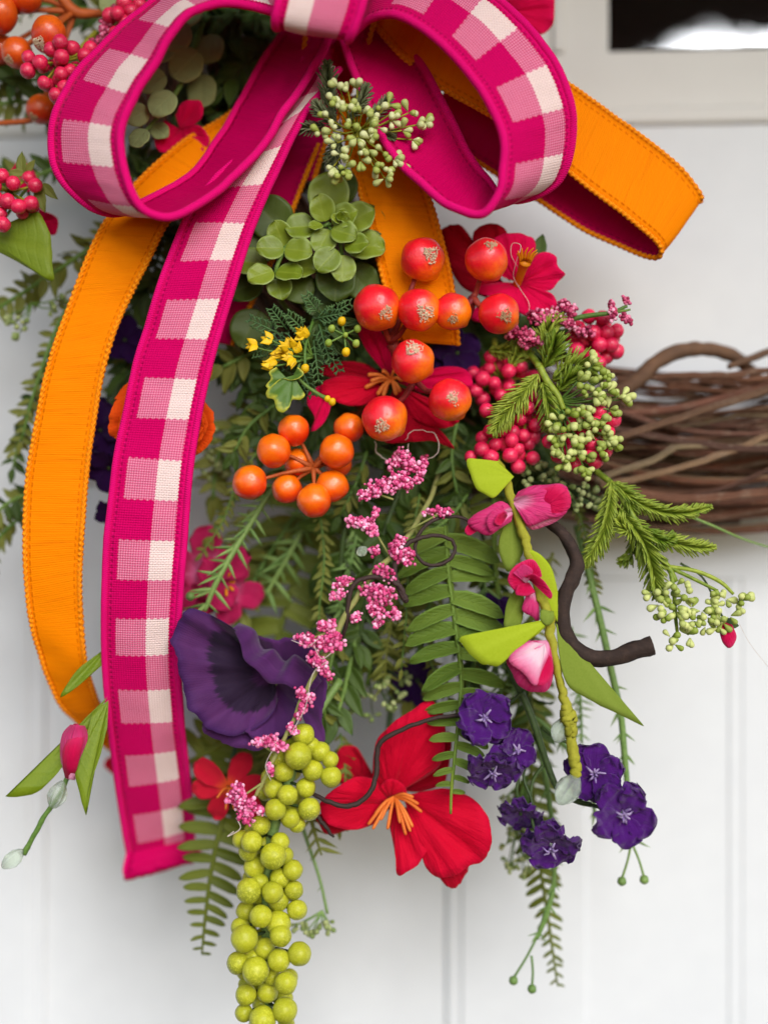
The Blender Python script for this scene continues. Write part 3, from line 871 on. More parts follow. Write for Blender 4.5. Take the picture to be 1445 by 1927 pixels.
# ------------------------------------------------------------------ big red berries with straw tips
t = thing('berry_spray', 'spray of nine large red-orange berries with flecked straw tips', 'berries', P(770, 640, 20))
hub1, hub2, hub3 = (735, 640, 25), (890, 560, 20), (780, 715, 25)
BR = [(795, 487, -10, 41, hub1, (.25, .02)), (709, 578, -40, 43, hub1, (.3, -.3)), (788, 583, -45, 40, hub1, (.2, -.2)), (852, 586, -38, 35, hub2, (0, -.4)),
      (915, 488, -25, 40, hub2, (.1, .35)), (939, 590, -45, 38, hub2, (.15, -.15)), (777, 679, -55, 40, hub3, (0, .35)), (847, 752, -50, 40, hub3, (.05, .0)), (724, 787, -50, 42, hub3, (-.1, -.25))]
for i, (x, y, d, r, h, tv) in enumerate(BR):
    # the stalk end points back to the hub, painted colours run across
    hv = (P(*h) - P(x, y, d)).normalized()
    pole = (Vector((-.75, -.35, .62)) + Vector((.2 * math.sin(i * 2.1), 0, .3 * math.cos(i * 1.7)))).normalized()
    b = put('berry', BERRY_RED[i % 5], t, ballm(x, y, d, r, pole, i))
    tipv = (VIEW + Vector((tv[0] * 1.6, 0, tv[1] * 1.6))).normalized()
    put('berry_tip', CRUMBS[i % 9], b, ballm(x, y, d, r, tipv, i * 1.3))
    e = P(x, y, d) + hv * r * U * .9
    m_ = (e + P(*h)) / 2 + Vector((0, .003, -.002))
    V, F, UV = tube_data([e, (e + m_) / 2, m_, (m_ + P(*h)) / 2, P(*h)], [4.5 * U, 5 * U, 5 * U, 6 * U, 8 * U], 8)
    built('stalk', V, F, mt_red_stem, t, UV)
tube('stem', [(735, 640, 25, 10), (745, 620, 60, 12), (780, 560, 130, 12), (800, 500, 220, 12)], mt_red_stem, t)
tube('stem', [(780, 715, 25, 9), (760, 690, 50, 11), (738, 645, 40, 12)], mt_red_stem, t)
tube('stem', [(890, 560, 20, 9), (870, 600, 60, 11), (830, 560, 150, 12)], mt_red_stem, t)

# ------------------------------------------------------------------ plain orange berries
t = thing('berry_spray', 'cluster of glossy plain orange berries on brown stalks below the yellow buds', 'berries', P(590, 875, 30))
hub = (590, 880, 15)
for i, (x, y, d, r) in enumerate([(553, 809, 0, 30), (515, 848, -15, 32), (656, 806, 20, 29), (633, 849, -15, 33), (560, 870, 35, 27), (470, 908, -20, 33), (540, 920, 20, 29),
                                  (625, 915, 5, 31), (591, 942, -20, 32), (636, 872, 50, 26)]):
    put('berry', BERRY_OR[i % 4], t, ballm(x, y, d, r, Vector((-.15, -.45, .9)).normalized(), i))
    e = P(x, y, d); h = P(*hub)
    m_ = (e + h) / 2 + Vector((0, .002, .001))
    V, F, UV = tube_data([e.lerp(h, .02), e.lerp(m_, .5), m_, h.lerp(m_, .5), h], [3.4 * U] * 3 + [4.5 * U, 6 * U], 8)
    built('stalk', V, F, mt_orange_stem, t, UV)
tube('stem', [(590, 880, 15, 7), (615, 850, 60, 8), (650, 800, 140, 9), (700, 740, 220, 9)], mt_orange_stem, t)

# ------------------------------------------------------------------ blurred orange fruits at the top left
t = thing('berry_spray', 'out of focus orange fruits on a branched stalk at the upper left corner', 'berries', P(60, 80, 70))
for i, (x, y, d, r, sq) in enumerate([(92, 64, 30, 33, 1.1), (32, 98, 60, 30, 1.0), (48, -8, 70, 32, 1.0), (0, 25, 60, 34, 1.1), (77, 205, 110, 29, 1.0), (2, 92, 120, 30, 1.0)]):
    f = put('berry', FRUIT, t, ballm(x, y, d, r, Vector((.2, -.3, .9)).normalized(), i, sq))
    if i in (0, 1, 4):
        put('berry_tip', CRUMBS[i % 3], f, ballm(x, y, d, r * 1.01, Vector((-.35, -.7, -.75)).normalized(), i, sq))
    h = P(140, 20, 120)
    e = P(x, y, d); m_ = (e + h) / 2 + Vector((0, .004, .003))
    V, F, UV = tube_data([e, e.lerp(m_, .5), m_, h.lerp(m_, .5), h], [5 * U] * 3 + [6 * U, 8 * U], 8)
    built('stalk', V, F, mt_orange_stem, t, UV)
tube('stem', [(100, -30, 100, 9), (140, 20, 110, 11), (190, 25, 130, 8), (280, 40, 190, 9)], mt_orange_stem, t)
tube('stem', [(-20, 232, 130, 5), (60, 225, 120, 6), (140, 200, 140, 6), (220, 160, 190, 6)], mt_orange_stem, t)

# ------------------------------------------------------------------ lime berries
t = thing('berry_spray', 'long hanging bunch of lime green speckled berries below the purple anemone', 'berries', P(530, 1640, 0))
LB = [(571, 1383, 20), (561, 1423, 24), (603, 1415, 18), (621, 1430, 15), (534, 1453, 18), (589, 1450, 19), (623, 1462, 19), (514, 1485, 18), (575, 1483, 18), (541, 1497, 18), (518, 1524, 19),
      (547, 1540, 18), (582, 1523, 20), (559, 1552, 15), (490, 1554, 18), (473, 1585, 19), (454, 1580, 16), (467, 1604, 17), (514, 1612, 23), (527, 1585, 17), (478, 1633, 19), (551, 1638, 18),
      (526, 1654, 18), (489, 1661, 16), (468, 1677, 22), (513, 1680, 19), (553, 1676, 17), (524, 1695, 19), (462, 1715, 17), (491, 1725, 20), (559, 1713, 18), (524, 1738, 22), (452, 1746, 17),
      (460, 1767, 24), (528, 1762, 19), (498, 1786, 19), (448, 1813, 20), (476, 1804, 17), (525, 1808, 20), (563, 1796, 21), (481, 1828, 24), (538, 1851, 20), (463, 1873, 19), (504, 1868, 19),
      (459, 1907, 16), (536, 1902, 22), (494, 1920, 24), (512, 1840, 15), (545, 1950, 20), (470, 1952, 20), (512, 1968, 22), (535, 1610, 16), (524, 1428, 16), (585, 1404, 16)]
front = {(561, 1423), (514, 1612), (468, 1677), (513, 1680), (491, 1725), (460, 1767), (481, 1828), (538, 1851), (536, 1902), (494, 1920), (525, 1808), (563, 1796), (528, 1762), (541, 1497), (518, 1524), (473, 1585)}
axis_x = lambda y: 572 - (y - 1380) * .35 if y < 1600 else 506 + (y - 1600) * -.01
rng = random.Random(8)
for i, (x, y, r) in enumerate(LB):
    d = -55 + rng.uniform(-3, 3) if (x, y) in front else -28 + rng.uniform(-8, 8)
    put('berry', BERRY_LIME[i % 3], t, ballm(x, y, d, r * 1.05, (Vector((0, -.3, 1)) + rv(rng, .4)).normalized(), i))
    h = P(axis_x(y), y - 14, 0)
    V, F, UV = tube_data([P(x, y, d), h], [3 * U, 3 * U], 6)
    built('stalk', V, F, mt_stem_dark, t, UV)
rng = random.Random(18)
for i in range(46):
    y = 1390 + i * 12.5
    x = axis_x(y) + rng.uniform(-42, 42)
    put('berry', BERRY_LIME[i % 3], t, ballm(x, y, rng.uniform(6, 30), rng.uniform(15, 20), (Vector((0, -.3, 1)) + rv(rng, .4)).normalized(), i))
tube('stem', [(640, 1280, 60, 8), (600, 1340, 30, 8), (571, 1390, 0, 9), (540, 1480, 0, 10), (508, 1590, 0, 11), (503, 1700, 0, 11), (503, 1850, 0, 10), (503, 1990, 0, 9)], mt_stem_sage, t)

# ------------------------------------------------------------------ raspberry-pink berry clusters
def pink_cluster(label, c, n, sx, sy, r, seed, stem_to, grp='pink berry clusters', leafy=True, lst=None):
    t = thing('berry_cluster', label, 'berries', P(*c), grp)
    rg = random.Random(seed)
    pts = list(lst) if lst else []
    tries = 0
    while len(pts) < n and tries < 4000:
        tries += 1
        a = rg.uniform(0, 6.283); q = math.sqrt(rg.random())
        x, y, d = c[0] + sx * q * math.cos(a), c[1] + sy * q * math.sin(a), c[2] + rg.uniform(-1, 1) * 28 * math.sqrt(max(0, 1 - q * q)) 
        if all((x - p[0]) ** 2 + (y - p[1]) ** 2 + (d - p[2]) ** 2 > (1.55 * r) ** 2 for p in pts): pts.append((x, y, d))
    for i, (x, y, d) in enumerate(pts):
        rr = r * rg.uniform(.88, 1.1)
        put('berry', BERRY_PINK[i % 2], t, ballm(x, y, d, rr, (Vector((0, -.4, 1)) + rv(rg, .6)).normalized(), i))
        V, F, UV = tube_data([P(x, y, d), P(c[0], c[1], c[2] + 18)], [2.2 * U, 2.6 * U], 5)
        built('stalk', V, F, mt_tape, t, UV)
    tube('stem', [(c[0], c[1], c[2] + 18, 4), ((c[0] + stem_to[0]) / 2, (c[1] + stem_to[1]) / 2 + 6, (c[2] + stem_to[2]) / 2 + 10, 5), (*stem_to, 6)], mt_tape, t)
    return t

pink_cluster('bunch of small pink berries beside the gingham loop, under the orange fruit', (112, 118, 0), 24, 62, 45, 14, 1, (180, 60, 120),
             lst=[(76, 117, -22), (52, 132, -14), (113, 78, -22), (116, 106, -26), (83, 155, -22), (115, 138, -22), (105, 178, -14), (122, 163, -16), (160, 104, -16), (170, 90, -8), (132, 132, -10), (96, 92, -8)])
pink_cluster('bunch of small pink berries at the left edge above the broad leaf', (18, 362, 0), 16, 52, 52, 14, 2, (-60, 300, 80),
             lst=[(25, 344, -18), (4, 330, -14), (14, 378, -22), (35, 388, -24), (58, 382, -16), (5, 422, -14), (-10, 350, -12), (0, 402, -12)])
pink_cluster('bunch of small pink berries against the door above the twig ring', (1118, 640, 60), 22, 48, 48, 15, 3, (1010, 690, 130),
             lst=[(1135, 598, 45), (1142, 625, 42), (1160, 622, 50), (1128, 648, 40), (1150, 648, 46), (1085, 658, 45), (1115, 672, 44), (1128, 682, 50), (1100, 640, 60)])
pink_cluster('bunch of small pink berries mixed with cream seed buds, rightmost of the clump', (1100, 830, -5), 20, 60, 52, 15, 4, (1010, 760, 110),
             lst=[(1128, 775, -18), (1153, 790, -16), (1142, 812, -14), (1098, 818, -16), (1033, 831, -18), (1075, 846, -16), (1110, 858, -18), (1120, 868, -16), (1140, 848, -12)])
pink_cluster('bunch of small pink berries just above the yellow-green felt leaf', (945, 848, 30), 22, 62, 40, 14, 5, (960, 760, 130),
             lst=[(932, 836, 10), (962, 828, 8), (966, 812, 14), (907, 845, 16), (924, 860, 12), (960, 857, 8), (975, 845, 14), (915, 772, 20)])
pink_cluster('bunch of small pink berries behind the bright pine frond', (990, 785, 45), 18, 36, 42, 14, 6, (960, 700, 130))
pink_cluster('bunch of small pink berries in shade, directly left of the pine frond', (945, 715, 75), 22, 62, 48, 14, 7, (930, 640, 140))
pink_cluster('few pink berries tucked behind the top of the gingham loop', (240, 30, 50), 12, 34, 40, 15, 9, (290, 0, 150),
             lst=[(247, 20, 36), (235, 40, 40), (252, 48, 44), (218, 62, 44)])

# ------------------------------------------------------------------ round-leaved sprigs
t = thing('jade_sprig', 'sprig of round glossy jade-green leaves in two rosettes below the bow', 'foliage', P(590, 470, 40))
RL = [(619, 363, 20, 42, 619, 420, 0), (606, 390, -12, 25, 612, 416, 0), (648, 405, -8, 26, 620, 418, 0), (565, 426, 0, 29, 605, 424, 0), (676, 408, 18, 32, 640, 430, 0),
      (594, 424, -14, 13, 610, 420, 0), (609, 454, -8, 26, 622, 428, 0), (648, 437, -18, 25, 622, 430, 0), (671, 458, -20, 23, 645, 463, 0), (690, 462, 12, 36, 640, 462, 0),
      (615, 489, -20, 27, 641, 463, 0), (645, 505, -12, 26, 643, 468, 0), (632, 528, 22, 40, 632, 480, 1), (526, 439, 4, 25, 536, 464, 0), (508, 466, -18, 25, 536, 468, 0),
      (562, 470, -18, 27, 537, 468, 0), (490, 517, -20, 25, 517, 510, 0), (545, 512, -20, 26, 520, 512, 0), (526, 540, 0, 25, 520, 512, 0), (470, 493, 16, 32, 515, 500, 0),
      (570, 500, 10, 28, 525, 490, 0), (508, 408, 28, 44, 540, 440, 1), (480, 460, 32, 40, 530, 470, 1), (560, 540, 30, 34, 530, 510, 1), (600, 560, 45, 38, 600, 500, 1), (690, 420, 38, 38, 640, 430, 1),
      (640, 350, 40, 36, 620, 410, 1), (470, 620, 60, 40, 500, 560, 1), (460, 540, 40, 34, 510, 520, 1), (680, 530, 45, 36, 640, 490, 1)]
rng = random.Random(3)
for i, (x, y, d, r, bx, by, dk) in enumerate(RL):
    b = P(bx, by, d + 10)
    c = P(x, y, d)
    dr = (c - b)
    dr = dr.normalized() if dr.length > 1e-5 else Vector((0, 0, 1))
    st_, tip = c - dr * r * U * 1.05, c + dr * r * U * .95 + Vector((0, -.001, 0))
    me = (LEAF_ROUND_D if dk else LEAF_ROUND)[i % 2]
    put('leaf', me, t, frame(st_, tip, VIEW + rv(rng, .25) + Vector((0, 0, .25))))
for pp in ([(620, 420, 0, 4), (622, 430, 5, 4), (642, 464, 0, 4), (640, 520, 50, 5), (640, 560, 140, 6)], [(536, 466, -5, 4), (519, 511, -4, 4), (525, 560, 60, 5), (560, 600, 140, 6)], [(620, 420, 0, 4), (560, 450, 40, 4), (536, 466, 0, 4)]):
    tube('stem', pp, mt_stem, t)
for x, y in ((640, 405), (625, 412), (655, 408), (648, 400), (636, 416)):
    put('leaf', LEAF_ROUND[0], t, frame(P(640, 415, -10), P(x, y - 6, -26), VIEW + rv(rng, .4)))

t = thing('eucalyptus_sprig', 'dusty grey-green round eucalyptus leaves seen through the gingham loop', 'foliage', P(320, 130, 100))
DU = [(306, 193, 30, 30, 330, 170), (262, 258, 22, 22, 285, 235), (258, 215, 35, 24, 290, 200), (350, 120, 70, 36, 380, 90), (330, 65, 60, 34, 360, 40), (285, 150, 60, 30, 320, 140), (300, 95, 60, 30, 330, 90),
      (380, 170, 110, 34, 380, 120), (300, 245, 70, 20, 280, 230), (350, 20, 90, 34, 380, 0), (210, 5, 80, 24, 250, -10), (395, 90, 120, 32, 400, 60), (270, 60, 80, 28, 310, 50)]
for i, (x, y, d, r, bx, by) in enumerate(DU):
    c = P(x, y, d); b = P(bx, by, d + 10); dr = (c - b).normalized()
    put('leaf', LEAF_DUSTY[i % 2], t, frame(c - dr * r * U, c + dr * r * U, VIEW + rv(rng, .35)))
tube('stem', [(270, 250, 60, 3), (300, 215, 70, 4), (345, 150, 90, 5), (375, 60, 120, 6), (400, -20, 170, 7)], mt_stem, t)

t = thing('leaf_sprig', 'single broad yellow-green leaf with small leaflets at the left edge below pink berries', 'foliage', P(0, 440, 40))
fan('leaf', (-30, 440, 40), [(0, 430, 35), (41, 410, 20), (68, 397, 12), (86, 420, 8), (97, 455, 10), (99, 500, 16), (98, 530, 20), (60, 508, 26), (25, 488, 30), (-10, 470, 36)], mt_broad, t, bulge=8, thick=2)
for a, b in (((42, 330), (38, 283)), ((48, 326), (14, 322)), ((70, 352), (82, 395)), ((80, 345), (104, 372)), ((48, 326), (64, 300))):
    put('leaf', LEAF_OLIVE[0], t, frame(P(*a, 10), P(*b, 0), VIEW + rv(rng, .3), 1.1))
tube('stem', [(-20, 450, 50, 4), (30, 380, 40, 3), (55, 345, 20, 3), (45, 325, 8, 2.5)], mt_stem, t)

# ------------------------------------------------------------------ flowers built petal by petal
def stamens(parent, c, tips, mat, r=2.6, knob=3.6):
    for i, q in enumerate(tips):
        x, y, d = q
        mx, my, md = (c[0] + x) / 2, (c[1] + y) / 2 - 5, (c[2] + d) / 2 - 7
        tube('stamen', [(*c, r), (mx, my, md, r), (x, y, d, knob * .8), (x + (x - c[0]) * .08, y + (y - c[1]) * .08 + 1, d, .6)], mat, parent, 4, 6)

t = thing('red_lily', 'large open red cloth lily with apricot stamens hanging right of the lime berries', 'flower', P(735, 1500, 60))
fan('petal', (735, 1500, 70), [(700, 1475, 64), (703, 1420, 52), (712, 1388, 44), (738, 1362, 36), (775, 1336, 30), (812, 1318, 28), (834, 1345, 32), (838, 1400, 40), (828, 1440, 48), (800, 1464, 56), (760, 1482, 66)], mt_lily, t, bulge=26, pw=1.2, crumple=7, ph=1, mid=6, rip2=(9, 1.8))
fan('petal', (738, 1512, 70), [(706, 1466, 50), (672, 1462, 30), (640, 1478, 14), (612, 1500, 8), (602, 1518, 8), (612, 1546, 12), (640, 1560, 18), (672, 1562, 26), (704, 1552, 44)], mt_lily, t, bulge=12, crumple=6, ph=2, mid=6, rip2=(9, 1.8))
fan('petal', (742, 1508, 70), [(730, 1545, 56), (738, 1580, 40), (744, 1615, 26), (748, 1648, 18), (776, 1636, 14), (798, 1612, 14), (802, 1585, 20), (792, 1555, 36), (772, 1525, 54)], mt_lily, t, bulge=14, crumple=5, ph=3, mid=6, rip2=(9, 1.8))
fan('petal', (758, 1498, 66), [(790, 1496, 60), (830, 1484, 44), (868, 1492, 30), (900, 1512, 18), (920, 1545, 10), (925, 1585, 6), (912, 1618, 6), (880, 1632, 8), (858, 1648, 10), (825, 1652, 14), (800, 1632, 20), (792, 1590, 30), (776, 1540, 48)], mt_lily, t, bulge=22, crumple=12, ph=4, rip=(3, 4), mid=6, rip2=(9, 1.8))
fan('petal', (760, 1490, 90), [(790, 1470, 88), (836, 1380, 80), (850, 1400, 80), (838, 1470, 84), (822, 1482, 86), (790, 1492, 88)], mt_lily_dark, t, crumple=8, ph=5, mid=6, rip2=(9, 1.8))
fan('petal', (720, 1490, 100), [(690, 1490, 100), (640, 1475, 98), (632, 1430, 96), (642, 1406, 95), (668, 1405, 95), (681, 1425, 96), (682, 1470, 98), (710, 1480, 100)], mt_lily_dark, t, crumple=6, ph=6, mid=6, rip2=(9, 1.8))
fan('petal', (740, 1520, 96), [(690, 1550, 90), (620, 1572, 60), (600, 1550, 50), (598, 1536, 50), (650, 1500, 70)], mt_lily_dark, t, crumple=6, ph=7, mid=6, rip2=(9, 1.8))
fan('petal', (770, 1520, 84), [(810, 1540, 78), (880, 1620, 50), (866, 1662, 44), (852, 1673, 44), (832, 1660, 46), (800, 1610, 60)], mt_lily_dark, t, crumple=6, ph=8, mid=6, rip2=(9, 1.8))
fan('petal', (735, 1505, 66), [(712, 1492, 52), (720, 1474, 44), (738, 1466, 40), (760, 1478, 44), (768, 1500, 56)], mt_lily, t, bulge=10, mid=6, rip2=(9, 1.8))
stamens(t, (742, 1500, 52), [(696, 1548, 18), (704, 1556, 16), (718, 1540, 20), (730, 1556, 14), (762, 1566, 10), (770, 1560, 8), (774, 1552, 10), (790, 1526, 16), (784, 1512, 20), (752, 1545, 10), (708, 1530, 22), (775, 1500, 26)], mt_stamen_o, 3.2, 4.2)
tube('stem', [(742, 1495, 95, 8), (730, 1440, 130, 7), (740, 1300, 200, 7), (780, 1100, 230, 7)], mt_stem_dark, t)

t = thing('red_lily', 'deep red lily with amber stamens partly hidden behind the large berries', 'flower', P(735, 715, 80))
fan('petal', (735, 715, 85), [(720, 695, 78), (690, 660, 60), (672, 620, 45), (676, 598, 40), (700, 605, 36), (728, 640, 40), (738, 672, 50), (740, 698, 70)], mt_fuchsia, t, bulge=10, crumple=5, mid=6, rip2=(9, 1.8))
fan('petal', (735, 718, 85), [(700, 712, 72), (650, 706, 50), (612, 716, 36), (604, 735, 32), (622, 752, 34), (665, 764, 44), (705, 756, 60), (730, 735, 78)], mt_lily, t, bulge=12, crumple=5, ph=2, mid=6, rip2=(9, 1.8))
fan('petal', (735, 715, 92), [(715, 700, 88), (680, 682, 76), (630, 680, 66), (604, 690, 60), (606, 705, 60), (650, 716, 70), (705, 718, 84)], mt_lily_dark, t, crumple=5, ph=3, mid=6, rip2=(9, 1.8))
fan('petal', (620, 725, 60), [(600, 726, 52), (582, 738, 44), (578, 760, 40), (592, 785, 38), (584, 812, 36), (604, 802, 36), (618, 780, 40), (626, 752, 48)], mt_fuchsia, t, bulge=8, crumple=5, ph=3.5, mid=6, rip2=(9, 1.8))
fan('petal', (745, 718, 85), [(770, 710, 76), (820, 692, 62), (860, 690, 54), (884, 702, 50), (886, 730, 52), (850, 748, 60), (790, 738, 74)], mt_fuchsia, t, bulge=10, crumple=6, ph=4, mid=6, rip2=(9, 1.8))
fan('petal', (745, 725, 85), [(780, 738, 74), (830, 760, 56), (862, 785, 48), (856, 800, 46), (820, 805, 48), (775, 785, 60), (752, 755, 74)], mt_lily, t, bulge=10, crumple=6, ph=5, mid=6, rip2=(9, 1.8))
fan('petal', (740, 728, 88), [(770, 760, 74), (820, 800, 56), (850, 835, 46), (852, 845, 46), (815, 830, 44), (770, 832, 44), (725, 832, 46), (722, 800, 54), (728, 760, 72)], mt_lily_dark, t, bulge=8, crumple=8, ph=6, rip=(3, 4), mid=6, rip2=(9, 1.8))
stamens(t, (735, 716, 70), [(695, 705, 50), (690, 728, 48), (712, 740, 46), (722, 742, 44), (700, 716, 46), (745, 740, 44), (720, 698, 50), (752, 735, 50), (758, 715, 50), (744, 696, 50)], mt_stamen_o, 3.4, 5.5)
tube('stem', [(735, 718, 88, 8), (760, 650, 160, 8), (800, 560, 230, 8)], mt_stem_dark, t)

t = thing('fuchsia_hibiscus', 'fuchsia cloth blossom with golden fringed pistil behind the upper right berries', 'flower', P(975, 530, 60))
C0 = (975, 532, 62)
fan('petal', C0, [(985, 505, 52), (1010, 478, 40), (1030, 474, 34), (1046, 482, 32), (1050, 500, 32), (1063, 516, 32), (1050, 530, 34), (1035, 546, 38), (1005, 545, 50)], mt_fuchsia, t, bulge=8, crumple=8, rip=(3, 3), mid=6, rip2=(9, 1.8))
fan('petal', C0, [(1005, 540, 48), (1038, 552, 34), (1048, 572, 30), (1042, 592, 28), (1010, 598, 28), (985, 592, 30), (930, 560, 36), (900, 552, 44), (895, 540, 48), (940, 530, 54)], mt_fuchsia, t, bulge=10, crumple=9, rip=(3, 3), ph=2, mid=6, rip2=(9, 1.8))
fan('petal', C0, [(945, 520, 56), (930, 470, 44), (930, 448, 40), (955, 438, 38), (985, 440, 38), (1006, 452, 42), (1006, 475, 46), (990, 510, 55)], mt_fuchsia, t, bulge=8, crumple=7, ph=3, mid=6, rip2=(9, 1.8))
fan('petal', (960, 530, 72), [(940, 500, 72), (895, 460, 70), (890, 440, 70), (905, 424, 70), (930, 420, 70), (952, 432, 70), (955, 460, 70), (960, 500, 72)], mt_lily_dark, t, crumple=8, ph=4, mid=6, rip2=(9, 1.8))
fan('petal', (950, 535, 76), [(915, 560, 80), (870, 540, 80), (840, 490, 84), (828, 440, 86), (842, 424, 86), (868, 424, 86), (882, 445, 86), (888, 480, 84), (915, 515, 80)], mt_lily_dark, t, crumple=10, ph=5, mid=6, rip2=(9, 1.8))
fan('petal', (955, 545, 72), [(915, 560, 70), (885, 590, 66), (895, 605, 66), (930, 600, 66), (965, 580, 68)], mt_fuchsia, t, crumple=6, ph=6, mid=6, rip2=(9, 1.8))
tube('pistil', [(972, 535, 54, 8), (978, 520, 30, 8), (984, 502, 8, 9), (988, 492, -4, 12)], mt_stamen_y, t, 5, 10)
for i in range(11):
    a = i / 11 * 6.283
    tube('stamen', [(988 + 9 * math.cos(a), 493 + 6 * math.sin(a), -4 + 5 * math.sin(a), 3), (990 + 13 * math.cos(a), 482 + 7 * math.sin(a), -10 + 8 * math.sin(a), 2.6), (992 + 20 * math.cos(a + .2), 474 + 9 * math.sin(a), -14 + 12 * math.sin(a), .8)], mt_stamen_y, t, 3, 5)
tube('glue_thread', [(976, 505, 20, .55), (962, 480, 10, .55), (964, 458, 6, .55), (980, 462, 4, .55), (972, 490, 2, .55), (966, 520, 20, .55), (980, 545, 30, .5), (995, 570, 26, .5), (994, 594, 24, .5)], mt_thread, t, 6, 5)
put('leaf', LEAF_DARK[0], t, frame(P(1010, 490, 60), P(1022, 436, 70), VIEW, 1.0))
tube('stem', [(965, 540, 78, 7), (950, 560, 140, 7), (900, 600, 240, 7)], mt_stem_dark, t)

t = thing('fuchsia_hibiscus', 'fuchsia petals peeking out beside the window trim at the top', 'flower', P(985, 0, 120))
fan('petal', (955, 20, 130), [(950, -60, 120), (1000, -80, 110), (1038, -30, 105), (1044, 20, 105), (1036, 52, 108), (1010, 66, 114), (975, 55, 124)], mt_fuchsia, t, bulge=10, crumple=10, mid=6, rip2=(9, 1.8))
fan('petal', (940, -20, 140), [(900, -90, 130), (960, -110, 126), (1010, -60, 130), (990, 0, 136)], mt_lily_dark, t, crumple=10, mid=6, rip2=(9, 1.8))
tube('stem', [(950, 0, 140, 7), (900, 20, 200, 7), (800, 60, 260, 7)], mt_stem_dark, t)

t = thing('fuchsia_hibiscus', 'dark fuchsia blossom in shade seen through the gingham loop', 'flower', P(330, 235, 170))
for i, rim in enumerate(([(310, 225, 90), (290, 250, 85), (300, 285, 85), (340, 280, 85), (350, 255, 90)], [(330, 215, 90), (345, 190, 83), (378, 190, 83), (380, 220, 85), (350, 245, 91)], [(345, 240, 91), (375, 235, 85), (395, 265, 85), (370, 290, 87), (340, 270, 91)])):
    fan('petal', (338, 242, 97), rim, mt_fuchsia, t, crumple=10, ph=i, mid=6, rip2=(9, 1.8))
t = thing('pink_petal_flower', 'small magenta petals in shade at the left edge behind pink berries', 'flower', P(85, 400, 90))
for i, rim in enumerate(([(70, 385, 90), (80, 395, 85), (108, 410, 84), (105, 440, 85), (85, 440, 90)], [(20, 320, 80), (40, 300, 78), (68, 330, 78), (60, 360, 80), (30, 350, 84)])):
    fan('petal', (75 - 30 * i, 415 - 75 * i, 95), rim, mt_fuchsia, t, crumple=10, ph=i, mid=6, rip2=(9, 1.8))
tube('stem', [(75, 415, 95, 3), (60, 380, 100, 3), (45, 340, 95, 3)], mt_stem_dark, t)

# purple anemone
t = thing('purple_anemone', 'large dark purple anemone with blackened heart beside the gingham tail', 'flower', P(500, 1290, 60))
A0 = (514, 1266, 34)
fan('petal', A0, [(488, 1222, 22), (462, 1198, 8), (430, 1176, -8), (395, 1156, -22), (362, 1147, -30), (340, 1160, -34), (328, 1190, -36), (327, 1225, -36), (334, 1262, -34), (346, 1300, -32), (360, 1335, -30), (378, 1362, -28), (400, 1376, -26),
                  (436, 1384, -20), (480, 1372, -8), (512, 1345, 10), (524, 1315, 26)], mt_anemone, t, n=6, ns=14, bulge=-9, crumple=15, rip=(6, 9), pw=1.25, rag=.06, rip2=(13, 1.6))
fan('petal', (500, 1300, 64), [(380, 1362, 2), (385, 1380, -4), (420, 1398, -8), (470, 1412, -8), (520, 1402, -4), (552, 1380, 4), (556, 1340, 16), (540, 1300, 36)], mt_anemone_plain, t, rag=.06, rip2=(9, 2), n=6, crumple=7, rip=(4, 3), ph=2)
fan('petal', (520, 1290, 50), [(545, 1262, 20), (560, 1300, 0), (562, 1345, -8), (545, 1378, -14), (510, 1390, -16), (470, 1386, -14), (455, 1360, -6), (480, 1330, 14)], mt_anemone_plain, t, rag=.06, rip2=(9, 2), n=6, bulge=-8, crumple=6, ph=3, rip=(3, 3))
# the curled fold over the heart
ribbon_l = [(438, 1182, -12), (452, 1212, -26), (460, 1242, -30), (484, 1262, -40), (506, 1286, -30), (536, 1288, -42), (560, 1302, -28), (592, 1300, -18)]
ribbon_r = [(450, 1172, 12), (480, 1186, -6), (494, 1220, 6), (516, 1222, -16), (536, 1244, 2), (556, 1232, -16), (584, 1254, -2), (606, 1282, -4)]
def sheet(name, L, R, mat, parent, n=6, m=8, bulge=6.0, crumple=4.0, thick=1.6, seed=0):
    SL, SR = spl(L, n), spl(R, n)
    N = len(SL); V, UV, F = [], [], []
    for s in (-1, 1):
        for i in range(N):
            for j in range(m + 1):
                q = SL[i] + (SR[i] - SL[i]) * j / m
                e = .3 if j in (0, m) or i in (0, N - 1) else 1
                V.append(P(q[0], q[1], q[2] - bulge * (1 - (2 * j / m - 1) ** 2) + crumple * noise.noise((q[0] * .03, q[1] * .03, seed)) + s * thick / 2 * e))
                UV.append((j / m, i / (N - 1)))
    w = m + 1; o = N * w
    for i in range(N - 1):
        for j in range(m):
            a = i * w + j
            F.append((a, a + w, a + w + 1, a + 1)); F.append((o + a, o + a + 1, o + a + w + 1, o + a + w))
        a = i * w; F.append((a, o + a, o + a + w, a + w))
        a = i * w + m; F.append((a, a + w, o + a + w, o + a))
    for j in range(m):
        a = j; F.append((a, a + 1, o + a + 1, o + a))
        a = (N - 1) * w + j; F.append((a, o + a, o + a + 1, a + 1))
    return built(name, V, F, mat, parent, UV)
sheet('petal', ribbon_l, ribbon_r, mt_anemone_plain, t, n=8, bulge=5, crumple=12, thick=.9, seed=1)
fan('petal', (540, 1290, 60), [(470, 1190, 30), (486, 1196, 20), (520, 1204, 14), (545, 1200, 10), (572, 1206, 8), (600, 1232, 8), (614, 1262, 8), (612, 1300, 12), (590, 1310, 24)], mt_anemone_plain, t, rag=.06, rip2=(9, 2), n=6, crumple=9, rip=(5, 6), ph=5)
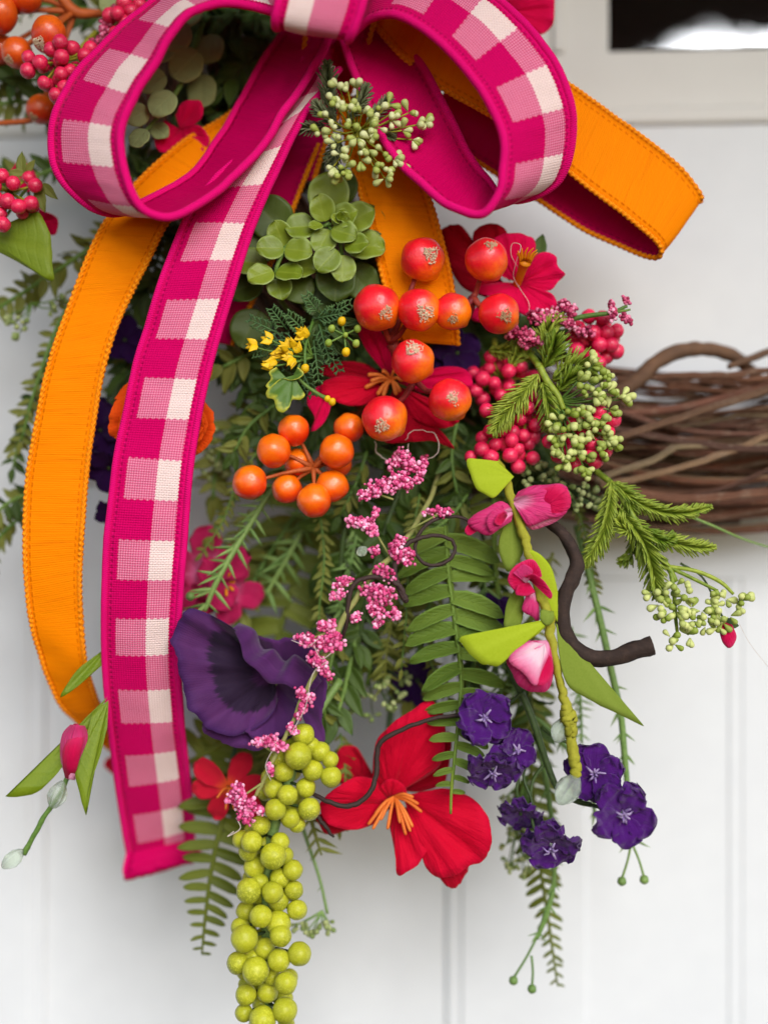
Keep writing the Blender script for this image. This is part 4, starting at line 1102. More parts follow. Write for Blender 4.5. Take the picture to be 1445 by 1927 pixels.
fan('petal', (548, 1290, 46), [(590, 1262, 20), (612, 1275, 4), (614, 1310, -6), (606, 1350, -12), (612, 1392, -14), (592, 1406, -14), (578, 1370, -12), (562, 1330, -4), (548, 1310, 20)], mt_anemone_plain, t, rag=.06, rip2=(9, 2), n=6, bulge=8, crumple=6, ph=6, rip=(3, 4))
tube('stem', [(520, 1280, 70, 8), (560, 1240, 120, 8), (640, 1100, 220, 8)], mt_stem_dark, t)

# orange ranunculus behind the tail
t = thing('orange_rose', 'orange cloth rose mostly hidden behind the gingham tail', 'flower', P(310, 800, 40))
for i, (c, rim) in enumerate((
    ((310, 790, 50), [(300, 740, 40), (250, 740, 24), (216, 756, 10), (205, 790, 4), (204, 812, 4), (222, 832, 6), (250, 860, 14), (300, 850, 36)]),
    ((320, 800, 50), [(330, 740, 40), (370, 745, 20), (398, 770, 8), (404, 800, 4), (400, 825, 4), (380, 850, 8), (350, 862, 20), (320, 850, 40)]),
    ((330, 790, 44), [(340, 750, 30), (372, 760, 4), (390, 790, -8), (386, 815, -10), (365, 838, -6), (340, 830, 20)]),
    ((320, 740, 50), [(290, 728, 40), (240, 738, 20), (216, 752, 16), (240, 720, 24), (300, 700, 40), (380, 690, 40), (398, 680, 40), (396, 710, 40), (360, 740, 46)]),
    ((340, 800, 40), [(350, 765, 20), (378, 780, -6), (384, 800, -14), (370, 822, -14), (345, 820, 10)]),
    ((335, 795, 30), [(340, 770, 10), (366, 778, -16), (370, 800, -22), (356, 812, -20), (338, 806, 0)]),
    ((280, 800, 40), [(262, 760, 20), (232, 775, -4), (222, 800, -8), (235, 826, -6), (266, 840, 16)]),
    ((310, 800, 60), [(260, 850, 40), (300, 872, 30), (350, 866, 30), (380, 845, 40)]))):
    fan('petal', c, rim, mt_orange_petal, t, bulge=6, crumple=10, ph=i, mid=5, rip2=(7, 2), rag=.04)
tube('stem', [(310, 790, 60, 7), (360, 700, 130, 7), (460, 560, 230, 7)], mt_stem_dark, t)

def blossom(parent, c, d, R, nrm, n, meshes, elev, rot=0, r0=.05, wide=1.0, seed=0, name='petal', jit=.1):
    rg = random.Random(seed)
    N = Vector(nrm).normalized()
    X = (Vector((1, 0, 0)) - N * N.x).normalized(); Y = N.cross(X)
    c = P(c[0], c[1], d)
    for i in range(n):
        a = rot + 2 * math.pi * i / n + rg.uniform(-jit, jit)
        e = elev + rg.uniform(-jit, jit)
        D = X * math.cos(a) + Y * math.sin(a)
        b = c + D * R * U * r0
        tp = b + (D * math.cos(e) + N * math.sin(e)) * R * U * rg.uniform(.9, 1.08)
        put(name, meshes[i % len(meshes)], parent, frame(b, tp, N * math.cos(e) - D * math.sin(e), wide))

AZ = [blade('petal', 'petal', .8, mt_azalea, .25, .15, .09, 3, 0, 8, 10, .015, s) for s in range(3)]
CO = [blade('petal', 'petal', .62, mt_coral, .3, .15, .1, 3, 0, 8, 10, .015, s) for s in range(3)]
VI = [blade('petal', 'petal', 1.02, mt_violet, .3, .12, .16, 3, 0, 14, 16, .02, s) for s in range(5)]
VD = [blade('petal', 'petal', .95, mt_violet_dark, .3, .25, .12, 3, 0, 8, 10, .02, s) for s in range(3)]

t = thing('pink_azalea', 'blurred magenta azalea with pale pink hearts behind the gingham tail', 'flower', P(400, 1100, 150))
blossom(t, (385, 1075), 135, 88, (-.2, -1, .2), 5, AZ, .25, .3, seed=1)
blossom(t, (425, 1110), 140, 72, (.3, -1, -.2), 5, AZ, .25, 1.0, seed=2)
blossom(t, (360, 1120), 140, 50, (-.5, -1, -.3), 4, AZ, .5, .6, seed=3)
stamens(t, (425, 1108, 140), [(432, 1080, 110), (440, 1096, 110), (426, 1120, 110), (438, 1110, 108)], mt_stamen_y)
tube('stem', [(400, 1090, 165, 6), (405, 1000, 150, 7), (440, 940, 190, 6), (520, 840, 240, 6)], mt_stem, t)

t = thing('coral_flower', 'small coral red flower with orange throat between tail and lime berries', 'flower', P(430, 1480, 90))
blossom(t, (430, 1482), 90, 72, (-.1, -1, .1), 6, CO, .2, .2, seed=4, jit=.25)
stamens(t, (432, 1482, 85), [(425, 1520, 50), (440, 1520, 52), (410, 1500, 50)], mt_stamen_o, 1.8, 2.6)
tube('stem', [(432, 1480, 95, 5), (440, 1420, 130, 5), (480, 1300, 200, 6)], mt_stem_dark, t)
t = thing('coral_flower', 'tip of a coral petal showing behind the bottom of the orange tail', 'flower', P(210, 1440, 265))
fan('petal', (240, 1440, 270), [(215, 1460, 260), (196, 1442, 256), (205, 1425, 256), (235, 1420, 262)], mt_coral, t, crumple=5, mid=6, rip2=(9, 1.8))

# violet satin flowers on their dark stem
def violet(c, d, R, nrm, label, seed, mats=VI, cat='flower', grp='violet satin flowers', star=True, stem=None):
    R *= .9
    t = thing('violet_flower', label, cat, P(c[0], c[1], d + 20), grp)
    blossom(t, c, d, R, nrm, 5, mats, .5, seed * .7, .04, seed=seed, jit=.16)
    blossom(t, c, d + 6, R * .95, nrm, 4, mats, .2, seed * .4 + .5, .03, seed=seed + 9, jit=.25)
    N = Vector(nrm).normalized()
    c3 = P(c[0], c[1], d)
    if star:
        X = (Vector((1, 0, 0)) - N * N.x).normalized(); Y = N.cross(X)
        for i in range(8):
            a = i / 8 * 6.283 + seed
            D = X * math.cos(a) + Y * math.sin(a)
            L = R * U * (.26 + .12 * math.sin(i * 2.3 + seed * 1.7))
            q = [c3 + N * R * U * .18, c3 + N * R * U * (.36 + .08 * math.sin(i * 1.9 + seed)) + D * L * .45 + Y * L * .12 * math.sin(i + seed), c3 + N * R * U * (.34 + .16 * math.sin(i * 3.1 + seed)) + D * L]
            V, F, UV = tube_data(q, [3.2 * U, 2.6 * U, 1.5 * U], 5)
            built('stamen', V, F, mt_stamen_w, t, UV)
    V, F, UV = tube_data([c3 - N * R * U * .5, c3 - N * R * U * .2, c3 + N * R * U * .12], [2.5 * U, 5 * U, 3 * U], 8)
    built('calyx', V, F, mt_drop if star else mt_stem_dark, t, UV)
    if stem: tube('stem', [(c[0], c[1], d + R * .4, 3), *stem], mt_stem_dark, t)
    return t
violet((910, 1352), -40, 56, (.05, -1, .15), 'violet satin flower with clear stamens right beside the fern tip', 1, stem=[(950, 1330, 10, 3), (985, 1300, 30, 4)])
violet((928, 1445), -42, 54, (-.1, -1, -.75), 'crumpled violet satin flower directly below the one beside the fern tip', 2, stem=[(945, 1420, 10, 3), (990, 1390, 25, 4)])
violet((968, 1412), 10, 46, (.4, -1, .2), 'violet satin flower half hidden behind two others near the fern tip', 3, stem=[(990, 1400, 30, 3), (1010, 1390, 30, 4)])
violet((1118, 1456), -30, 60, (-.1, -1, .15), 'violet satin flower next to the frosted drop on the olive stem', 4, stem=[(1090, 1510, 10, 4)])
violet((1170, 1530), -75, 62, (.1, -1, -.05), 'rightmost violet satin flower, largest and nearest', 5, stem=[(1110, 1515, 0, 4)])
violet((1036, 1588), -40, 58, (-.05, -1, -.65), 'lowest violet satin flower, ragged edged, above the green fork stem', 6, stem=[(1005, 1560, 0, 3), (1000, 1480, 15, 3), (1022, 1440, 20, 4)])
violet((980, 1530), 15, 50, (-.2, -.7, -.8), 'violet satin flower facing down, beside the red lily petal', 7, star=False, stem=[(972, 1490, 20, 3), (980, 1450, 30, 3), (1000, 1390, 30, 4)])
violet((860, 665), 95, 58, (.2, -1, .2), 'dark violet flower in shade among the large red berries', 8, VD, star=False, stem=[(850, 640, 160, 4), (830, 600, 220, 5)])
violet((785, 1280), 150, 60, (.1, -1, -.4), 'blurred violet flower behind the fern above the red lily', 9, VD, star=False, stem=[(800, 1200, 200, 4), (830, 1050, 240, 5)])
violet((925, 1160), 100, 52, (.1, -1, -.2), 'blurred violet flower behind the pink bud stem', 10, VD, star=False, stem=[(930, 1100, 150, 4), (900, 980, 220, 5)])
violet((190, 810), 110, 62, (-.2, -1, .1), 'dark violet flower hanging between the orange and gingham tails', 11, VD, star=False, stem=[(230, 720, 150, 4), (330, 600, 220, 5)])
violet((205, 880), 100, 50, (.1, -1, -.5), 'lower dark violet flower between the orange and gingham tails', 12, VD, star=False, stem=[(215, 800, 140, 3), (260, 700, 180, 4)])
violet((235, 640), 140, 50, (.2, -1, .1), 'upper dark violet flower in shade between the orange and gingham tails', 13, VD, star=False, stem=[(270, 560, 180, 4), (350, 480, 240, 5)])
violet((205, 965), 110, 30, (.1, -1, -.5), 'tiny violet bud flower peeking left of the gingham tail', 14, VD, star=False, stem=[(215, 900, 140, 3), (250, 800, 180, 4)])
t = thing('flower_stem', 'long dark green stem branching to the violet satin flowers', 'stem', P(1000, 1350, 30))
tube('stem', [(900, 1080, 150, 7), (935, 1190, 80, 7), (965, 1270, 40, 7), (1000, 1350, 25, 7), (1030, 1440, 15, 6.5), (1052, 1488, 5, 6), (1085, 1508, 0, 5.5), (1112, 1515, 0, 5)], mt_stem_dark, t)
tube('side_stem', [(1020, 1370, 20, 4), (1045, 1388, 0, 3.5), (1075, 1400, -5, 3)], mt_stem_dark, t)
tube('side_stem', [(1000, 1420, 22, 3), (985, 1460, 15, 3), (998, 1500, 5, 3), (1010, 1540, 0, 3)], mt_stem_dark, t)
def drop(parent, a, b, wide=1.0):
    return put('drop', DROP, parent, frame(P(*a), P(*b), VIEW, wide, wide))
# ------------------------------------------------------------------ felt-leaved bud stem
t = thing('bud_stem', 'olive taped stem with pink rolled buds and lime felt leaves, ending in a drop', 'flower stem', P(1010, 1100, -40))
tube('stem', [(905, 820, 60, 7), (940, 880, 10, 8), (963, 938, -30, 9), (983, 1000, -45, 9), (996, 1045, -50, 9), (1014, 1110, -52, 9), (1031, 1156, -55, 9), (1039, 1211, -56, 8), (1053, 1280, -56, 7.5), (1064, 1325, -56, 9), (1070, 1352, -58, 15), (1073, 1364, -58, 10), (1074, 1372, -58, 14),
              (1074, 1388, -58, 9), (1080, 1430, -58, 11), (1086, 1462, -58, 9)], mt_tape, t, 10, 14, wob=5, rough=.3)
fan('leaf', (967, 897, -34), [(938, 868, -42), (905, 864, -48), (879, 864, -52), (882, 885, -54), (895, 918, -54), (912, 930, -52), (929, 937, -50), (945, 922, -44)], mt_felt, t, n=4, bulge=5, thick=3)
fan('leaf', (962, 945, -20), [(950, 980, -24), (938, 1020, -28), (942, 1050, -30), (956, 1077, -32), (972, 1060, -32), (984, 1040, -30), (985, 1000, -26), (975, 960, -22)], mt_felt_dull, t, n=4, bulge=5, thick=3)
fan('leaf', (985, 1036, -52), [(1000, 1034, -56), (1020, 1046, -58), (1038, 1070, -58), (1048, 1105, -56), (1050, 1140, -54), (1048, 1170, -52), (1040, 1150, -50), (1028, 1110, -50), (1012, 1070, -50)], mt_felt, t, n=4, bulge=5, thick=3)
fan('leaf', (1042, 1163, -62), [(1000, 1172, -70), (970, 1182, -76), (920, 1190, -84), (874, 1196, -88), (866, 1206, -90), (882, 1230, -90), (905, 1248, -88), (925, 1253, -86), (941, 1252, -84), (970, 1224, -78), (1013, 1193, -68)], mt_felt, t, n=4, bulge=8, thick=3)
fan('leaf', (1046, 1172, -50), [(1050, 1220, -58), (1057, 1262, -64), (1071, 1294, -66), (1100, 1312, -66), (1129, 1328, -64), (1170, 1348, -62), (1211, 1366, -60), (1172, 1330, -58), (1114, 1291, -56), (1082, 1255, -54), (1060, 1210, -50)], mt_felt_dull, t, n=4, bulge=4, thick=3)
fan('leaf', (985, 1105, -30), [(970, 1108, -34), (955, 1130, -36), (949, 1160, -36), (950, 1184, -36), (975, 1182, -36), (984, 1160, -34), (986, 1130, -32)], mt_felt_dull, t, n=4, bulge=5, thick=3)
fan('leaf', (1034, 1150, -66), [(1018, 1146, -70), (1016, 1165, -72), (1028, 1178, -72), (1042, 1168, -70), (1042, 1150, -68)], mt_felt_dull, t, n=4, bulge=5, thick=3)
# upper pair of buds
fan('petal', (966, 962, -36), [(955, 948, -42), (940, 943, -48), (915, 956, -52), (890, 970, -52), (880, 985, -50), (898, 1000, -50), (920, 1008, -52), (945, 992, -50), (962, 982, -42)], mt_bud, t, bulge=14, crumple=6, ph=1)
fan('petal', (960, 975, -40), [(945, 950, -56), (925, 962, -64), (915, 982, -66), (925, 1002, -62), (945, 985, -56)], mt_bud, t, bulge=8, crumple=5, ph=2)
fan('petal', (955, 970, -50), [(948, 962, -66), (935, 970, -72), (930, 985, -72), (942, 990, -66)], mt_bud_deep, t, bulge=4)
fan('petal', (895, 985, -46), [(885, 980, -48), (874, 998, -46), (882, 1008, -44), (898, 1000, -46)], mt_bud_deep, t)
fan('petal', (964, 944, -38), [(975, 925, -48), (1000, 914, -58), (1030, 912, -62), (1055, 910, -62), (1070, 922, -58), (1073, 945, -56), (1062, 968, -56), (1030, 978, -58), (995, 990, -56), (980, 970, -48)], mt_bud, t, bulge=20, crumple=6, ph=3)
fan('petal', (1010, 960, -50), [(1020, 920, -66), (1050, 912, -68), (1072, 930, -62), (1072, 955, -58), (1050, 970, -60), (1024, 965, -64)], mt_bud_deep, t, bulge=12, crumple=4, ph=4)
fan('petal', (985, 965, -46), [(1000, 975, -50), (1040, 968, -52), (1060, 970, -48), (1040, 985, -46), (1005, 997, -44), (990, 990, -44)], mt_bud_pale, t, bulge=8)
# middle bud
fan('petal', (995, 1092, -52), [(975, 1120, -60), (958, 1100, -66), (956, 1085, -68), (970, 1064, -68), (1000, 1052, -68), (1015, 1068, -66), (1020, 1085, -62)], mt_bud_deep, t, bulge=6, crumple=6)
fan('petal', (998, 1094, -60), [(985, 1084, -80), (1005, 1080, -84), (1025, 1095, -84), (1039, 1118, -80), (1034, 1127, -76), (1015, 1108, -72)], mt_bud_deep, t, bulge=5)
fan('petal', (995, 1096, -62), [(975, 1100, -78), (970, 1118, -76), (990, 1122, -74), (1008, 1114, -70)], mt_bud_deep, t, bulge=5)
fan('petal', (990, 1098, -62), [(965, 1078, -78), (985, 1062, -80), (1002, 1072, -80), (1000, 1086, -74)], mt_bud, t, bulge=5)
fan('petal', (1005, 1110, -48), [(990, 1120, -54), (982, 1148, -54), (1000, 1160, -54), (1014, 1170, -52), (1014, 1130, -50)], mt_bud, t, bulge=8)
# lower pale bud
fan('petal', (1030, 1205, -54), [(990, 1206, -62), (965, 1220, -66), (952, 1242, -66), (965, 1270, -66), (975, 1290, -64), (1000, 1302, -62), (1030, 1300, -60), (1042, 1265, -56), (1040, 1225, -54)], mt_bud, t, bulge=24, crumple=4)
fan('petal', (1025, 1212, -64), [(995, 1206, -78), (965, 1228, -86), (958, 1245, -86), (985, 1268, -90), (1008, 1291, -90), (1020, 1262, -86), (1032, 1235, -76)], mt_bud_pale, t, bulge=10, crumple=3)
fan('petal', (1028, 1225, -68), [(1024, 1245, -84), (1010, 1288, -88), (1030, 1285, -84), (1041, 1262, -76), (1038, 1238, -70)], mt_bud_deep, t, bulge=6)
drop(t, (1088, 1458, -58), (1050, 1514, -62), .95)
drop(t, (1062, 1352, -40), (1046, 1398, -44), 1.0)

t = thing('bent_branch', 'dark wrapped branch bending in an S, cut end pointing right', 'branch', P(1070, 1100, -40))
tube('branch', [(1000, 950, 20, 9), (1030, 980, -5, 10), (1062, 1008, -20, 11), (1084, 1052, -30, 13), (1079, 1085, -36, 14), (1064, 1118, -40, 14), (1058, 1165, -44, 14), (1072, 1208, -46, 14), (1105, 1235, -48, 14), (1150, 1238, -50, 15), (1195, 1224, -52, 16), (1228, 1215, -54, 18)], mt_branch, t, 10, 20, rough=.28, seed=4)

def tendril(label, paths, loc):
    t = thing('tendril', label, 'tendril', P(*loc))
    for p in paths: tube('strand', p, mt_tendril, t, 8, 7, wob=2)
tendril('thin dark curly tendril with round loops beside the fern top', [
    [(905, 1000, -10, 3), (870, 975, -30, 3), (830, 974, -40, 3.5), (800, 990, -46, 3.5), (783, 1018, -48, 3.5), (784, 1045, -48, 3.5), (808, 1064, -48, 3.5), (842, 1056, -46, 3.5), (856, 1032, -42, 3.5), (845, 1014, -44, 3.5), (810, 1008, -50, 4), (770, 1022, -54, 4.5), (748, 1045, -56, 5), (743, 1075, -58, 5), (750, 1105, -60, 5), (762, 1130, -60, 5), (766, 1126, -60, 4)],
    [(764, 1130, -60, 5), (755, 1108, -62, 5), (735, 1092, -64, 5), (700, 1086, -66, 4.5), (668, 1098, -66, 4.5), (656, 1130, -64, 4.5), (653, 1170, -58, 4), (645, 1200, -40, 3.5)]], (760, 1080, -50))
tendril('thin dark tendril arching across the red lily petals', [
    [(880, 1345, 0, 4), (820, 1352, -6, 4), (770, 1368, -8, 4.5), (722, 1392, -6, 5), (710, 1415, -4, 5), (709, 1450, -6, 5), (700, 1485, -12, 5), (680, 1508, -16, 5), (650, 1518, -18, 5), (615, 1508, -14, 4.5), (588, 1494, -4, 4)],
    [(596, 1535, 10, 4), (612, 1556, 8, 4), (628, 1577, 8, 2.5)]], (710, 1440, 0))

mt_heather_stem = m_plain('heather_stem', '6e7a38', '8c8a50', .8, 400, .8, 900)
# ------------------------------------------------------------------ heather sprays (bead blossoms too fine to count)
ICO = None
def ico():
    global ICO
    if ICO is None:
        p = (1 + 5 ** .5) / 2
        v = [(-1, p, 0), (1, p, 0), (-1, -p, 0), (1, -p, 0), (0, -1, p), (0, 1, p), (0, -1, -p), (0, 1, -p), (p, 0, -1), (p, 0, 1), (-p, 0, -1), (-p, 0, 1)]
        V = [np.array(q) / math.sqrt(1 + p * p) for q in v]
        f = [(0, 11, 5), (0, 5, 1), (0, 1, 7), (0, 7, 10), (0, 10, 11), (1, 5, 9), (5, 11, 4), (11, 10, 2), (10, 7, 6), (7, 1, 8), (3, 9, 4), (3, 4, 2), (3, 2, 6), (3, 6, 8), (3, 8, 9), (4, 9, 5), (2, 4, 11), (6, 2, 10), (8, 6, 7), (9, 8, 1)]
        # one subdivision
        V2 = list(V); cache = {}; F2 = []
        def mid(a, b):
            key = (min(a, b), max(a, b))
            if key not in cache:
                m = V2[a] + V2[b]; V2.append(m / np.linalg.norm(m)); cache[key] = len(V2) - 1
            return cache[key]
        for a, b, c in f:
            ab, bc, ca = mid(a, b), mid(b, c), mid(c, a)
            F2 += [(a, ab, ca), (b, bc, ab), (c, ca, bc), (ab, bc, ca)]
        ICO = (np.array(V2), np.array(F2))
    return ICO

def beads(name, segs, mat, parent, seed, per=1.0, rr=(2.4, 4.6)):
    """segs: (x0, y0, d0, x1, y1, d1, spread, count)"""
    rg = np.random.default_rng(seed)
    IV, IF = ico()
    VV, FF, off = [], [], 0
    for x0, y0, d0, x1, y1, d1, sp, cnt in segs:
        for _ in range(int(cnt * per)):
            f = rg.random(); g = rg.normal(size=3); g = g / (np.linalg.norm(g) + 1e-9) * sp * rg.random() ** .5
            q = P(x0 + (x1 - x0) * f + g[0], y0 + (y1 - y0) * f + g[1], d0 + (d1 - d0) * f + g[2])
            s = rg.uniform(*rr) * U * np.array([1, 1, rg.uniform(.8, 1.25)])
            VV.append(IV * s + np.array(q)); FF.append(IF + off); off += len(IV)
    V = np.concatenate(VV); F = np.concatenate(FF)
    o = built(name, [tuple(v) for v in V], [tuple(int(i) for i in f) for f in F], mat, parent)
    o['kind'] = 'stuff'
    return o

t = thing('heather_spray', 'long pink beaded heather spray crossing in front of the purple anemone', 'flower', P(700, 1080, -50))
tube('stem', [(830, 820, 190, 4), (826, 890, 120, 4.5), (795, 965, 0, 5), (745, 1040, -42, 5.5), (700, 1080, -52, 5.5), (650, 1160, -60, 5.5), (608, 1240, -64, 5), (575, 1300, -66, 4), (550, 1360, -66, 4), (520, 1420, -64, 4), (495, 1470, -60, 3.5), (480, 1500, -58, 3.5)], mt_heather_stem, t, 6, 8, wob=4)
HS = [(700, 920, -35, 760, 905, -30, 14, 120), (680, 935, -38, 712, 925, -36, 9, 50), (745, 900, -30, 772, 915, -30, 12, 70), (770, 880, -20, 800, 875, -16, 10, 50), (780, 905, -30, 800, 890, -20, 7, 30), (755, 850, 0, 770, 870, -5, 8, 40), (735, 880, 0, 752, 862, 4, 9, 40),
      (655, 980, -45, 690, 985, -50, 8, 60), (690, 985, -50, 706, 1005, -52, 9, 60), (708, 960, -48, 702, 980, -50, 6, 24), (738, 1030, -56, 772, 1055, -60, 12, 90), (760, 1010, -54, 745, 1030, -54, 8, 40), (800, 962, -42, 845, 965, -44, 7, 46), (700, 1040, -60, 712, 1035, -60, 7, 24),
      (715, 1070, -66, 735, 1085, -68, 10, 44), (632, 1100, -62, 655, 1090, -64, 8, 44), (625, 1125, -64, 648, 1115, -64, 7, 36), (690, 1110, -70, 735, 1125, -72, 14, 110), (700, 1140, -70, 720, 1160, -70, 10, 60), (735, 1150, -70, 748, 1165, -70, 8, 36), (705, 1175, -68, 716, 1170, -68, 6, 20), (664, 1162, -66, 676, 1160, -66, 7, 26),
      (572, 1205, -74, 640, 1215, -78, 12, 110), (600, 1180, -72, 625, 1175, -72, 8, 44), (560, 1200, -72, 590, 1205, -72, 6, 30), (590, 1235, -76, 610, 1262, -76, 11, 70), (620, 1190, -74, 636, 1200, -74, 7, 30), (610, 1262, -72, 622, 1275, -70, 6, 20),
      (562, 1300, -74, 585, 1318, -74, 9, 56), (572, 1330, -74, 560, 1350, -72, 7, 36), (545, 1365, -72, 558, 1380, -72, 6, 26), (478, 1400, -72, 520, 1390, -72, 7, 60), (515, 1400, -72, 535, 1410, -72, 9, 50), (505, 1440, -68, 512, 1455, -68, 5, 16),
      (440, 1500, -70, 470, 1520, -72, 14, 120), (448, 1480, -70, 452, 1490, -70, 9, 44), (455, 1530, -70, 470, 1545, -70, 10, 60), (480, 1520, -66, 492, 1528, -66, 6, 24)]
beads('blossom', [q[:6] + (q[6] * 1.4, q[7]) for q in HS], mt_heather, t, 1, 1.5, (2.2, 4.4))
for a in ([(740, 940, -30, 2.4), (712, 930, -36, 2)], [(735, 1050, -46, 2.4), (700, 990, -50, 2)], [(700, 1085, -56, 2.5), (640, 1105, -64, 2)], [(690, 1095, -58, 2.5), (735, 1140, -70, 2)], [(640, 1180, -62, 2.4), (580, 1205, -72, 2)], [(520, 1420, -64, 2.4), (486, 1398, -70, 2)], [(492, 1475, -60, 2.4), (455, 1500, -68, 2)], [(765, 1000, -40, 2.4), (830, 965, -44, 2)], [(760, 1010, -40, 2.4), (768, 1050, -58, 2)]):
    tube('side_stem', a, mt_heather_stem, t, 4, 6)
for a in ([(615, 1245, -80, .7), (588, 1270, -84, .7), (575, 1330, -84, .7), (548, 1380, -80, .7)], [(520, 1400, -78, .7), (500, 1440, -76, .7), (510, 1470, -74, .7)], [(445, 1540, -74, .8), (452, 1560, -76, .8), (428, 1575, -74, .8), (440, 1565, -74, .6)],
          [(590, 1215, -84, .7), (605, 1240, -86, .7), (625, 1228, -86, .7)], [(548, 1205, -78, .7), (580, 1215, -84, .7), (602, 1200, -84, .7)]):
    tube('loose_thread', a, mt_thread, t, 6, 5)
drop(t, (690, 1030, -58), (672, 1044, -60), 1.2)

t = thing('heather_spray', 'deep pink beaded heather sprig between the fuchsia blossom and the twig ring', 'flower', P(1030, 610, 20))
tube('stem', [(960, 640, 90, 4), (1040, 610, 30, 5), (1100, 595, 10, 5), (1150, 588, 0, 4), (1180, 575, -4, 3)], mt_stem, t, 6, 8)
beads('blossom', [(960, 625, 20, 1010, 640, 16, 18, 200), (1000, 600, 18, 1050, 590, 14, 16, 160), (1055, 570, 10, 1080, 585, 6, 12, 90), (1060, 600, 10, 1075, 612, 6, 10, 60), (985, 650, 20, 1005, 640, 18, 10, 60),
                 (1080, 620, 20, 1110, 625, 20, 12, 60), (1150, 565, -4, 1155, 600, -4, 8, 60), (1175, 560, -6, 1182, 570, -6, 6, 24), (1172, 595, -6, 1185, 605, -6, 7, 40)], mt_heather_deep, t, 2, 1, (2.4, 4.4))
tube('side_stem', [(1150, 588, 0, 3), (1172, 585, -4, 3), (1186, 582, -4, 2)], mt_stem, t, 4, 6)
t = thing('heather_spray', 'blurred pink beaded heather sprig above the small pink berries at the top left', 'flower', P(200, 50, 60))
tube('stem', [(190, 90, 60, 3), (205, 50, 70, 4), (230, -10, 110, 5)], mt_stem, t, 6, 8)
beads('blossom', [(190, 85, 55, 200, 40, 60, 12, 120), (205, 40, 60, 225, 10, 70, 12, 90), (170, 80, 50, 185, 85, 50, 9, 40)], mt_heather_deep, t, 3, 1, (2.6, 5))
t = thing('heather_spray', 'shaded pink heather tips with grey glue strands under the large red berries', 'flower', P(770, 850, 50))
beads('blossom', [(745, 850, 45, 765, 880, 40, 9, 60), (800, 860, 40, 792, 890, 30, 8, 50)], mt_heather_deep, t, 4)
for a in ([(705, 830, 40, 1), (712, 855, 44, 1.4), (740, 870, 40, 1), (765, 862, 36, .8), (768, 835, 30, .8)], [(762, 828, 20, .6), (775, 812, 14, .8), (800, 810, 12, .8), (822, 822, 14, 1.3), (824, 850, 24, 1.1), (805, 865, 34, .8), (780, 880, 40, .6)]):
    tube('glue_strand', a, mt_thread, t, 6, 6, wob=3)

# ------------------------------------------------------------------ ferns
def fern(label, path, lens, pitch, meshes, mat, wide=1.0, ang=75, dro=.15, seed=0, grp='fern fronds', tip=True, sides=(1, -1)):
    """path: (x, y, d, r); lens: leaflet length at the start, middle, end"""
    t = thing('fern_frond', label, 'fern', P(*path[0][:3]), grp)
    tube('stem', path, mat, t, 8, 8)
    S = spl(path, 24)
    W = [P(q[0], q[1], q[2]) for q in S]
    rg = random.Random(seed)
    acc, i = 0, 0
    tot = sum((W[j + 1] - W[j]).length for j in range(len(W) - 1)) / U
    run, nxt, cnt = 0, pitch * .5, 0
    for j in range(len(W) - 1):
        run += (W[j + 1] - W[j]).length / U
        while run >= nxt:
            f = nxt / tot
            L = (lens[0] * (1 - f * 2) + lens[1] * f * 2) if f < .5 else (lens[1] * (2 - 2 * f) + lens[2] * (2 * f - 1))
            T = (W[min(j + 1, len(W) - 1)] - W[max(j - 1, 0)]).normalized()
            side = T.cross(VIEW).normalized()
            for s in sides:
                a = math.radians(ang + rg.uniform(-11, 11))
                D = T * math.cos(a) + side * s * math.sin(a) + Vector((0, rg.uniform(-.05, .25), 0))
                b = W[j] + T * (0 if s > 0 else pitch * .35 * U)
                l = L * rg.uniform(.9, 1.08) * U
                put('leaflet', meshes[cnt % len(meshes)], t, frame(b, b + D.normalized() * l, VIEW + Vector((0, 0, .3)) + side * s * rg.uniform(-.4, .4) + rv(rg, .25), wide * s * rg.uniform(.9, 1.1)))
                cnt += 1
            nxt += pitch * (.6 + .4 * L / max(lens))
    if tip: put('leaflet', meshes[0], t, frame(W[-2], W[-1] + (W[-1] - W[-3]) * .8, VIEW, wide))
    return t

fern('bright green fern frond hanging in the middle between heather and pink buds', [(838, 990, 40, 5), (845, 1080, 20, 6), (858, 1180, 10, 6), (868, 1270, 12, 5), (864, 1340, 4, 4), (856, 1420, -14, 3.5), (849, 1500, -16, 2.5)], (104, 96, 24), 37, LEAF_FERN, mt_fern, .92, 84, seed=1)
tube('stem_tip', [(852, 1450, -16, 3), (849, 1490, -17, 3), (848, 1532, -17, 2.6)], mt_felt_dull, bpy.data.objects['fern_frond'], 4, 6)
fern('out of focus olive fern frond behind the orange berries and anemone', [(600, 880, 230, 7), (575, 1000, 220, 7), (545, 1120, 215, 6), (510, 1240, 215, 6), (470, 1370, 210, 5)], (125, 125, 70), 52, LEAF_FERN_B, mt_fern_back, 1.2, 82, seed=2)
fern('thin dark fern frond hanging under the gingham tail end, left of lime berries', [(470, 1380, 170, 6), (438, 1470, 150, 6), (414, 1560, 130, 6), (396, 1650, 118, 4.5), (386, 1730, 112, 3.5), (380, 1795, 110, 2)], (110, 82, 18), 32, LEAF_FERN_B, mt_fern_back, .95, 80, seed=3)
fern('narrow blurred fern frond hanging lowest under the violet flowers', [(985, 1250, 190, 5), (1000, 1450, 170, 5), (1012, 1600, 155, 4), (1030, 1720, 150, 3.5), (1048, 1850, 148, 2)], (70, 58, 16), 27, LEAF_FERN_B, mt_fern_back, .9, 62, seed=4, sides=(1, -1))
fern('olive fern frond crossing behind the coral flower', [(560, 1330, 190, 6), (480, 1370, 180, 6), (400, 1410, 172, 6), (330, 1450, 170, 5)], (80, 95, 60), 40, LEAF_FERN_B, mt_fern_back, 1.0, 78, seed=5)
